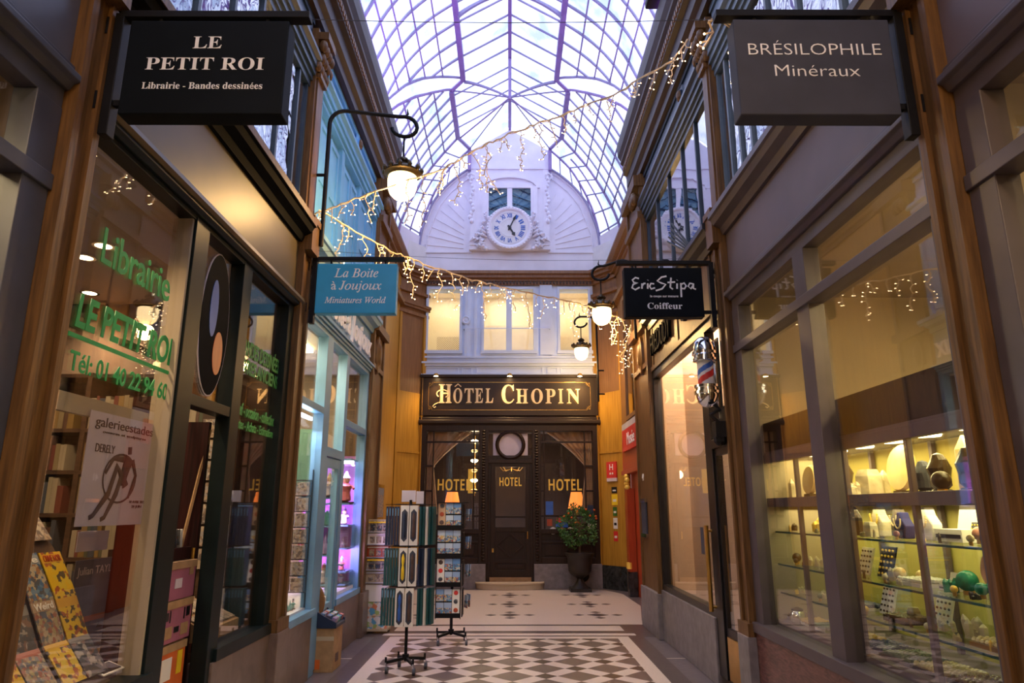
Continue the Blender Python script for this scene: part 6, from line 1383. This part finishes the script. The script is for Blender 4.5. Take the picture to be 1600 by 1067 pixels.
for a in (('cluster', 'little black crystal at the far end of the upper glass shelf', 2.3, 5.7, T1, .05, 'darkstone'), ('cluster', 'golden crystal group on the upper glass shelf near its far end', 2.32, 5.3, T1, .10, 'gold'), ('geode', 'tall brown slanting stone on the upper glass shelf', 2.45, 5.02, T1, .085, 'darkstone'), ('cluster', 'golden crystal group beside the brown slanting stone', 2.28, 4.98, T1, .07, 'gold'),
          ('tower', 'dark narrow tower on the upper glass shelf', 2.34, 4.72, T1, .075, 'darkstone'), ('bust', 'cream bust covered in gold necklaces on the upper glass shelf', 2.40, 4.60, T1, .13, 'palestone'), ('slab', 'frosted grey stone beside the bust of gold necklaces', 2.30, 4.50, T1, .07, 'palestone'), ('bust', 'grey velvet bust behind the upper glass shelf', 2.5, 4.55, T1, .12, 'greyvelvet'), ('bust', 'royal blue velvet bust wearing a pearl necklace', 2.34, 4.22, T1, .105, 'bluevelvet'),
          ('bust', 'white bust beside the royal blue velvet bust', 2.36, 4.0, T1, .125, 'paper'), ('box', 'open white box with a black band on the upper glass shelf', 2.42, 3.80, T1, .13, 'paper'), ('panel', 'black grid card of earrings beside the open white box', 2.44, 3.72, T1, .06, 'black'), ('sphere', 'small dark red round stone on the upper glass shelf', 2.36, 3.55, T1, .035, 'pinkstone'), ('sphere', 'small white round stone on the upper glass shelf', 2.36, 3.43, T1, .032, 'palestone'), ('bowl', 'pale green bowl near the wooden pilaster on the upper glass shelf', 2.5, 3.42, T1, .09, 'palestone'), ('panel', 'clear card of hanging earrings at the pilaster end of the upper shelf', 2.36, 3.22, T1, .09, 'ghost')): mineral(*a)
for a in (('sphere', 'dark round stone at the far end of the middle glass shelf', 2.28, 5.66, T2, .035, 'darkstone'), ('cluster', 'small silvery crystal next to the dark round stone', 2.30, 5.5, T2, .06, 'palestone'), ('cluster', 'white crystal group on the middle glass shelf', 2.3, 5.28, T2, .07, 'palestone'), ('disc', 'brown agate slice with a golden rim on the middle glass shelf', 2.4, 5.05, T2, .10, 'darkstone'), ('sphere', 'black round stone before the brown agate slice', 2.28, 5.0, T2, .04, 'darkstone'),
          ('panel', 'pale card with rows of gold beads on the middle glass shelf', 2.36, 4.78, T2, .10, 'palestone'), ('panel', 'round-cornered black card with gold earrings on the middle glass shelf', 2.38, 4.56, T2, .11, 'black'), ('cluster', 'row of clear crystals in the centre of the middle glass shelf', 2.34, 4.36, T2, .07, 'palestone'), ('sphere', 'cream sphere among the clear crystals', 2.32, 4.26, T2, .035, 'shell'), ('sphere', 'second cream sphere among the clear crystals', 2.4, 4.18, T2, .03, 'shell'), ('tray', 'tray of pink stones on the middle glass shelf', 2.34, 4.06, T2, .09, 'paper'),
          ('box', 'small white box at the near post of the middle glass shelf', 2.34, 3.82, T2, .06, 'paper'), ('cluster', 'green crystal group before the malachite egg', 2.28, 3.72, T2, .06, 'greenstone'), ('sphere', 'malachite egg standing left of the rose stone disc', 2.32, 3.64, T2, .052, 'greenstone'), ('disc', 'polished rose stone disc behind the malachite balls', 2.5, 3.68, T2, .10, 'pinkstone'), ('sphere', 'small malachite ball in front of the rose stone disc', 2.28, 3.48, T2, .03, 'greenstone'), ('sphere', 'medium malachite ball beside the small one', 2.33, 3.46, T2, .036, 'greenstone'), ('sphere', 'largest malachite ball nearest the wooden pilaster', 2.33, 3.34, T2, .062, 'greenstone')): mineral(*a)
for a in (('cluster', 'pale crystal at the far end of the lowest glass shelf', 2.28, 5.6, T3, .05, 'palestone'), ('disc', 'thin grey agate slice on the lowest glass shelf', 2.36, 5.25, T3, .05, 'signgrey'), ('cluster', 'long pale crystal group on the lowest glass shelf', 2.32, 5.3, T3, .05, 'palestone'), ('cluster', 'brown crystal group on the lowest glass shelf', 2.32, 5.0, T3, .06, 'darkstone'), ('tray', 'tray of red and yellow beads on the lowest glass shelf', 2.32, 4.74, T3, .07, 'paper'), ('panel', 'tilted white card of rows of earrings on the lowest glass shelf', 2.34, 4.52, T3, .10, 'paper'),
          ('slab', 'frosted stone on the lowest glass shelf', 2.36, 4.24, T3, .06, 'palestone'), ('tray', 'black tray of rings on the lowest glass shelf', 2.30, 4.2, T3, .08, 'black'), ('panel', 'white earring card in a black frame on the lowest glass shelf', 2.46, 4.15, T3, .10, 'paper'), ('bowl', 'olive stone bowl at the near end of the lowest glass shelf', 2.44, 3.5, T3, .10, 'greenstone'), ('cluster', 'tall clear crystal on the lowest glass shelf', 2.34, 3.66, T3, .09, 'palestone'), ('cluster', 'group of clear points on the lowest glass shelf', 2.34, 3.9, T3, .06, 'palestone'), ('tray', 'gold tray of amber beads under the malachite balls', 2.32, 3.38, T3, .11, 'brass')): mineral(*a)
for q, (z_, nm) in enumerate(((T1, 'upper'), (T2, 'middle'), (T3, 'lowest'))):
    for i in range(12):
        y_ = 3.16 + .215 * i + .03 * ((i + q) % 3); k_ = ['cluster', 'sphere', 'tower'][(i + 2 * q) % 3]; t_ = ORD[i]
        mineral(k_, 'small %s at the front edge of the %s glass shelf, %s from the pilaster' % ({'cluster': 'crystal group', 'sphere': 'polished ball', 'tower': 'stone point'}[k_], nm, t_), 2.215, y_, z_, {'cluster': .032, 'sphere': .018, 'tower': .026}[k_], ['palestone', 'gem', 'darkstone', 'gold', 'gem'][(i + q) % 5], 'small stones along the %s glass shelf' % nm)
for i in range(6):
    mineral('tray', 'dark tray of polished stones on the case floor, %s from the wooden pilaster' % ORD[i], 2.30, 3.22 + .32 * i, T4, .115, 'black', 'trays of polished stones on the case floor')
for i in range(3): mineral('tray', 'pale tray of stones on the case floor, %s from the far end' % ORD[i], 2.28, 5.68 - .24 * i, T4, .08, 'paper', 'pale trays at the far end of the case floor')
t = thing('glass_jar', 'clear round jar at the far corner of the case floor', 'jar', (2.20, 5.72, T4)); MB().lathe([(.05, 0), (.06, .03), (.055, .07), (.04, .09)], (2.2, 5.55, T4), 14).build('jar_body', 'chrome', t, smooth=True); MB().lathe([(.045, .09), (.045, .10), (.01, .115)], (2.2, 5.55, T4), 12).build('lid', 'black', t)
t = thing('added_ceiling_lamp', 'added yellowish ceiling lamp out of sight in the mineral shop', 'lamp', (3.1, 3.5, 3.38)); MB().box(2.9, 3.2, 3.1, 3.9, 3.36, 3.40).build('panel', 'down', t); light('AREA', (3.05, 3.5, 3.34), 26, (1, .76, .34), .3, t, (0, 0, 0), 'panel_light', sy=.8)  # added panel, out of view, that lights the mineral shop room
for s_, y, lab in ((1, .0, 'added warm ceiling lamp lighting the right near shop'), (-1, .8, 'added warm ceiling lamp lighting the left near shop')):
    t = thing('added_ceiling_lamp', lab, 'lamp', (s_ * 2.7, y, 3.38)); MB().box(s_ * 2.5, s_ * 2.9, y - .5, y + .5, 3.36, 3.40).build('panel', 'down', t); light('AREA', (s_ * 2.7, y, 3.34), 30, (1, .74, .42), .5, t, (0, 0, 0), 'panel_light', sy=1.8)  # added panels that light the rooms behind the nearest windows

# ================================================================ spinner racks and the card stand
def castor_base(t, x, y, L, n=4, a0=.3, h=.105):
    f = MB(); f.tube([(x, y, h + .01), (x, y, h + .06)], .035, 10)
    for k in range(n):
        a = a0 + 2 * PI * k / n; e = (x + L * math.cos(a), y + L * math.sin(a), h); f.tube([(x, y, h + .025), e], .019, 4); f.tube([(e[0], e[1], h - .01), (e[0], e[1], h + .05)], .011, 6)
    f.build('cross_base', 'iron', t)
    for k in range(n):
        a = a0 + 2 * PI * k / n; e = Vector((x + L * math.cos(a), y + L * math.sin(a), .034)); w_ = MB()
        w_.lathe([(.034, -.014), (.034, .014)], (e.x + .012, e.y, .034), 14, 'x'); q = MB(); q.tube([(e.x, e.y, h), (e.x + .012, e.y, .034)], .012, 6); fk = q.build('castor', 'chrome', t); w_.build('castor_wheel', 'rubber', fk)
RX, RY = -1.06, 7.55
t = thing('spinner_rack', 'black wheeled spinner rack of boxed hanging ornaments', 'rack', (RX, RY, 0)); castor_base(t, RX, RY, .21, 4, .5)
f = MB(); f.tube([(RX, RY, .1), (RX, RY, 1.70)], .016, 10); f.build('pole', 'iron', t)
f = MB(); TZ = [(.455, .82), (.84, 1.215), (1.24, 1.64)]
for z0, z1 in TZ:
    for r_ in (.10, .17): f.tube([(RX + r_ * math.cos(a), RY + r_ * math.sin(a), z1 + .012) for a in [k * PI / 10 for k in range(21)]], .005, 5)
    for k in range(8): a = k * PI / 4; f.tube([(RX, RY, z1 + .012), (RX + .27 * math.cos(a), RY + .27 * math.sin(a), z1 + .012)], .004, 4)
f.build('wire_ring', 'iron', t)
f = MB(); f.box(RX - .10, RX + .05, RY - .006, RY + .006, 1.68, 1.80); f.box(RX + .06, RX + .14, RY - .03, RY - .02, 1.66, 1.79); f.build('header_card', 'lilacpaper', t)
HEXA = lambda c, w_, h, k=.25: [(c[0], c[1] + h), (c[0] + w_, c[1] + h * (1 - k)), (c[0] + w_, c[1] - h * (1 - k)), (c[0], c[1] - h), (c[0] - w_, c[1] - h * (1 - k)), (c[0] - w_, c[1] + h * (1 - k))]
TN = ['bottom', 'middle', 'top']; CARDC = [['tealbox', 'tealbox'], ['tealbox', 'navybox'], ['navybox', 'tealbox']]
ORN = [['blue', 'greyfig'], ['yellow', 'greyfig'], ['navybox', 'greyfig']]
for j, (z0, z1) in enumerate(TZ):
    for i in range(2):
        x = RX - .03 + .095 * i - (.0 if j else .02); y = RY - .20; tt = thing('boxed_ornament', 'white boxed ornament with pointed window, %s tier of the spinner, %s of the pair' % (TN[j], ['left', 'right'][i]), 'box', (x, y, z0), 'white boxed ornaments on the spinner')
        zc = (z0 + z1) / 2; MB().box(x - .043, x + .043, y - .012, y + .02, z0, z1).build('carton', 'paper', tt, bevel=.002); MB().prism(HEXA((x, zc), .030, .165, .2), 'y', y - .014, y - .010).build('window', 'ghost' if 0 else 'signgrey', tt)
        MB().lathe([(.003, -.13), (.016, -.11), (.016, -.02), (.01, .02), (.016, .05), (.017, .09), (.004, .13)], (x, y - .012, zc), 10).build('ornament', ORN[j][i], tt, smooth=True)
    for i in range(6):
        x = RX - .085 - .030 * i - (.0 if j else .015); o = MB().box(-.011, .011, -.045, .045, 0, z1 - z0 - .01).build('ornament_box', CARDC[j][0]); o.location = (x, RY - .09 + .004 * i, z0); o.rotation_euler = (0, 0, .12)
        tag(o, '%s ornament box at the left of the %s tier, %s from the white boxes' % ('teal' if CARDC[j][0] == 'tealbox' else 'navy', TN[j], ORD[i]), 'box', 'ornament boxes hanging edge-on at the left of the spinner')
        q = MB().box(-.0045, .0045, -.047, -.044, (z1 - z0) * .74, (z1 - z0) * .93).build('hang_tab', 'toyblue', o, local=True)
    for i in range(5):
        x = RX + .135 + .030 * i; m_ = [CARDC[j][1], CARDC[j][1], 'paper', CARDC[j][1], 'tealbox'][i]; o = MB().box(-.009, .009, -.045, .045, 0, z1 - z0 - .01).build('ornament_box', m_); o.location = (x, RY - .10 + .02 * i, z0); o.rotation_euler = (0, 0, -.25)
        tag(o, '%s ornament box at the right of the %s tier, %s from the white boxes' % ({'tealbox': 'teal', 'navybox': 'navy', 'paper': 'white'}[m_], TN[j], ORD[i]), 'box', 'ornament boxes hanging edge-on at the right of the spinner')
    for i in range(8):
        x = RX - .15 + .045 * i; o = MB().box(-.018, .018, -.01, .01, 0, .03).build('hanging_tag', 'trinket'); o.location = (x, RY + .10, z1 + .02 if j < 2 else z1 - .04); tag(o, 'little tag above the %s tier of the near spinner, %s from the left' % (TN[j], ORD[i]), 'tag', 'little tags between the tiers of the near spinner')
# postcard spinner
PX, PY = -.72, 9.05
t = thing('postcard_spinner', 'tall black postcard spinner behind the ornament spinner', 'rack', (PX, PY, 0)); castor_base(t, PX, PY, .24, 4, .9)
f = MB(); f.tube([(PX, PY, .1), (PX, PY, 1.68)], .018, 10); f.build('pole', 'iron', t); f = MB()
PT = [(.33, .66), (.69, 1.0), (1.03, 1.34), (1.37, 1.68)]
for z0, z1 in PT:
    f.box(PX - .19, PX + .12, PY - .165, PY - .158, z0 - .015, z0 + .04); f.box(PX - .19, PX + .12, PY - .165, PY - .12, z0, z0 + .02); f.box(PX - .19, PX + .12, PY - .115, PY - .105, z0, z1 - .02); f.box(PX + .13, PX + .14, PY - .12, PY + .15, z0 - .01, z1 - .02)
for x in (PX - .19, PX + .115): f.box(x, x + .008, PY - .15, PY - .14, .30, 1.68)
f.box(PX - .2, PX + .2, PY - .16, PY + .16, 1.68, 1.69); f.build('wire_pocket', 'iron', t)
PN = ['bottom', 'second lowest', 'second highest', 'top']
for j, (z0, z1) in enumerate(PT):
    for r_ in range(2):
        for i in range(3):
            strip = (j == 0 and i == 2) or (j == 1 and i == 0) or (j == 3 and i == 0)
            if strip and r_: continue
            h = .29 if strip else .138; o = MB().box(-.046, .046, -.002, .002, 0, h).build('postcard', 'paper' if strip and j < 3 else ('curtain' if strip else 'postcard')); o.location = (PX - .135 + .098 * i, PY - .136 - .003 * r_, z0 + .155 * r_ + .022); o.rotation_euler = (-.06, 0, 0)
            tag(o, ('tall magnet strip with three pictures in the %s tier of the postcard spinner' % PN[j]) if strip else '%s postcard in the %s tier of the postcard spinner, %s' % (['lower', 'upper'][r_], PN[j], ['left column', 'middle column', 'right column'][i]), 'postcard', 'postcards on the front of the spinner')
            if strip:
                for k in range(3): q = MB(); q.lathe([(0, .004), (.024, .004), (.028, 0)], (0, -.002, .05 + .10 * k), 12, 'y'); q.build('printed_picture', ['redwood', 'comicdark', 'red', 'greyfig'][(j + k) % 4], o, local=True)
    for i in range(2):
        o = MB().box(-.003, .003, -.05, .05, 0, .148).build('postcard', 'postcard'); o.location = (PX + .180 + .02 * i, PY - .06 + .12 * i, z0 + .09); o.rotation_euler = (0, .06, .5); tag(o, 'postcard on the side face of the spinner, %s tier, %s' % (PN[j], ['front', 'rear'][i]), 'postcard', 'postcards on the side of the spinner')
# card stand against the left pier
CX, CYY = -1.76, 9.74
t = thing('card_stand', 'narrow upright board of model shop cards beside the toy shop', 'stand', (CX, CYY, 0)); f = MB(); f.box(CX - .20, CX + .14, CYY, CYY + .03, .05, 1.47); f.box(CX - .2, CX + .14, CYY - .02, CYY + .25, .03, .06); f.build('board', 'beige', t)
for k, (x) in enumerate((-.18, .12)): f = MB(); f.lathe([(.03, -.012), (.03, .012)], (CX + x, CYY + .2, .03), 12, 'x'); f.build('castor_wheel', 'rubber', t)
CN = ['topmost', 'second from the top', 'third from the top', 'fourth from the top', 'fifth from the top']
for k in range(5):
    z1 = 1.45 - .165 * k; m_ = ['vintage', 'paper', 'redwood', 'vintage', 'beige'][k]
    tt = thing('shopfront_card', '%s folded card of a model shop front on the upright board' % CN[k], 'card', (CX, CYY - .03, z1 - .16), 'model shop front cards'); MB().box(CX - .19, CX + .13, CYY - .012, CYY - .002, z1 - .155, z1).build('card', m_, tt)
    MB().box(CX - .17, CX + .11, CYY - .03, CYY - .012, z1 - .03, z1 - .012).build('awning', ['yellow', 'lilacpaper', 'beige', 'yellow', 'palewall'][k], tt)
    for q in range(3): MB().box(CX - .15 + .09 * q, CX - .08 + .09 * q, CYY - .016, CYY - .011, z1 - .13, z1 - .045).build('shop_window', ['comicdark', 'vintage', 'comic', 'comicdark', 'vintage'][k], tt)
    MB().box(CX - .19, CX + .13, CYY - .04, CYY - .012, z1 - .155, z1 - .145).build('step', 'palewall', tt)
for k, (z0, z1, m_, lab) in enumerate(((.40, .62, 'paper', 'pale line drawing above the illustrated maps on the upright board'), (.22, .40, 'mapprint', 'illustrated map with a blue river on the upright board'), (.06, .22, 'mapprint', 'lowest illustrated map on the upright board'))):
    o = MB().box(CX - .19, CX + .13, CYY - .008, CYY - .001, z0, z1 - .006).build('illustrated_print', m_, loc=(CX, CYY, z0)); tag(o, lab, 'print')
t = thing('notice_case', 'narrow silver framed notice case on the ochre wall behind the racks', 'notice case', (-2.38, 12.75, 1.5)); MB().box(-2.42, -2.38, 12.5, 13.3, 1.40, 2.05).build('frame', 'chrome', t); MB().box(-2.38, -2.375, 12.56, 13.24, 1.46, 1.99).build('notice', 'comicblue', t)
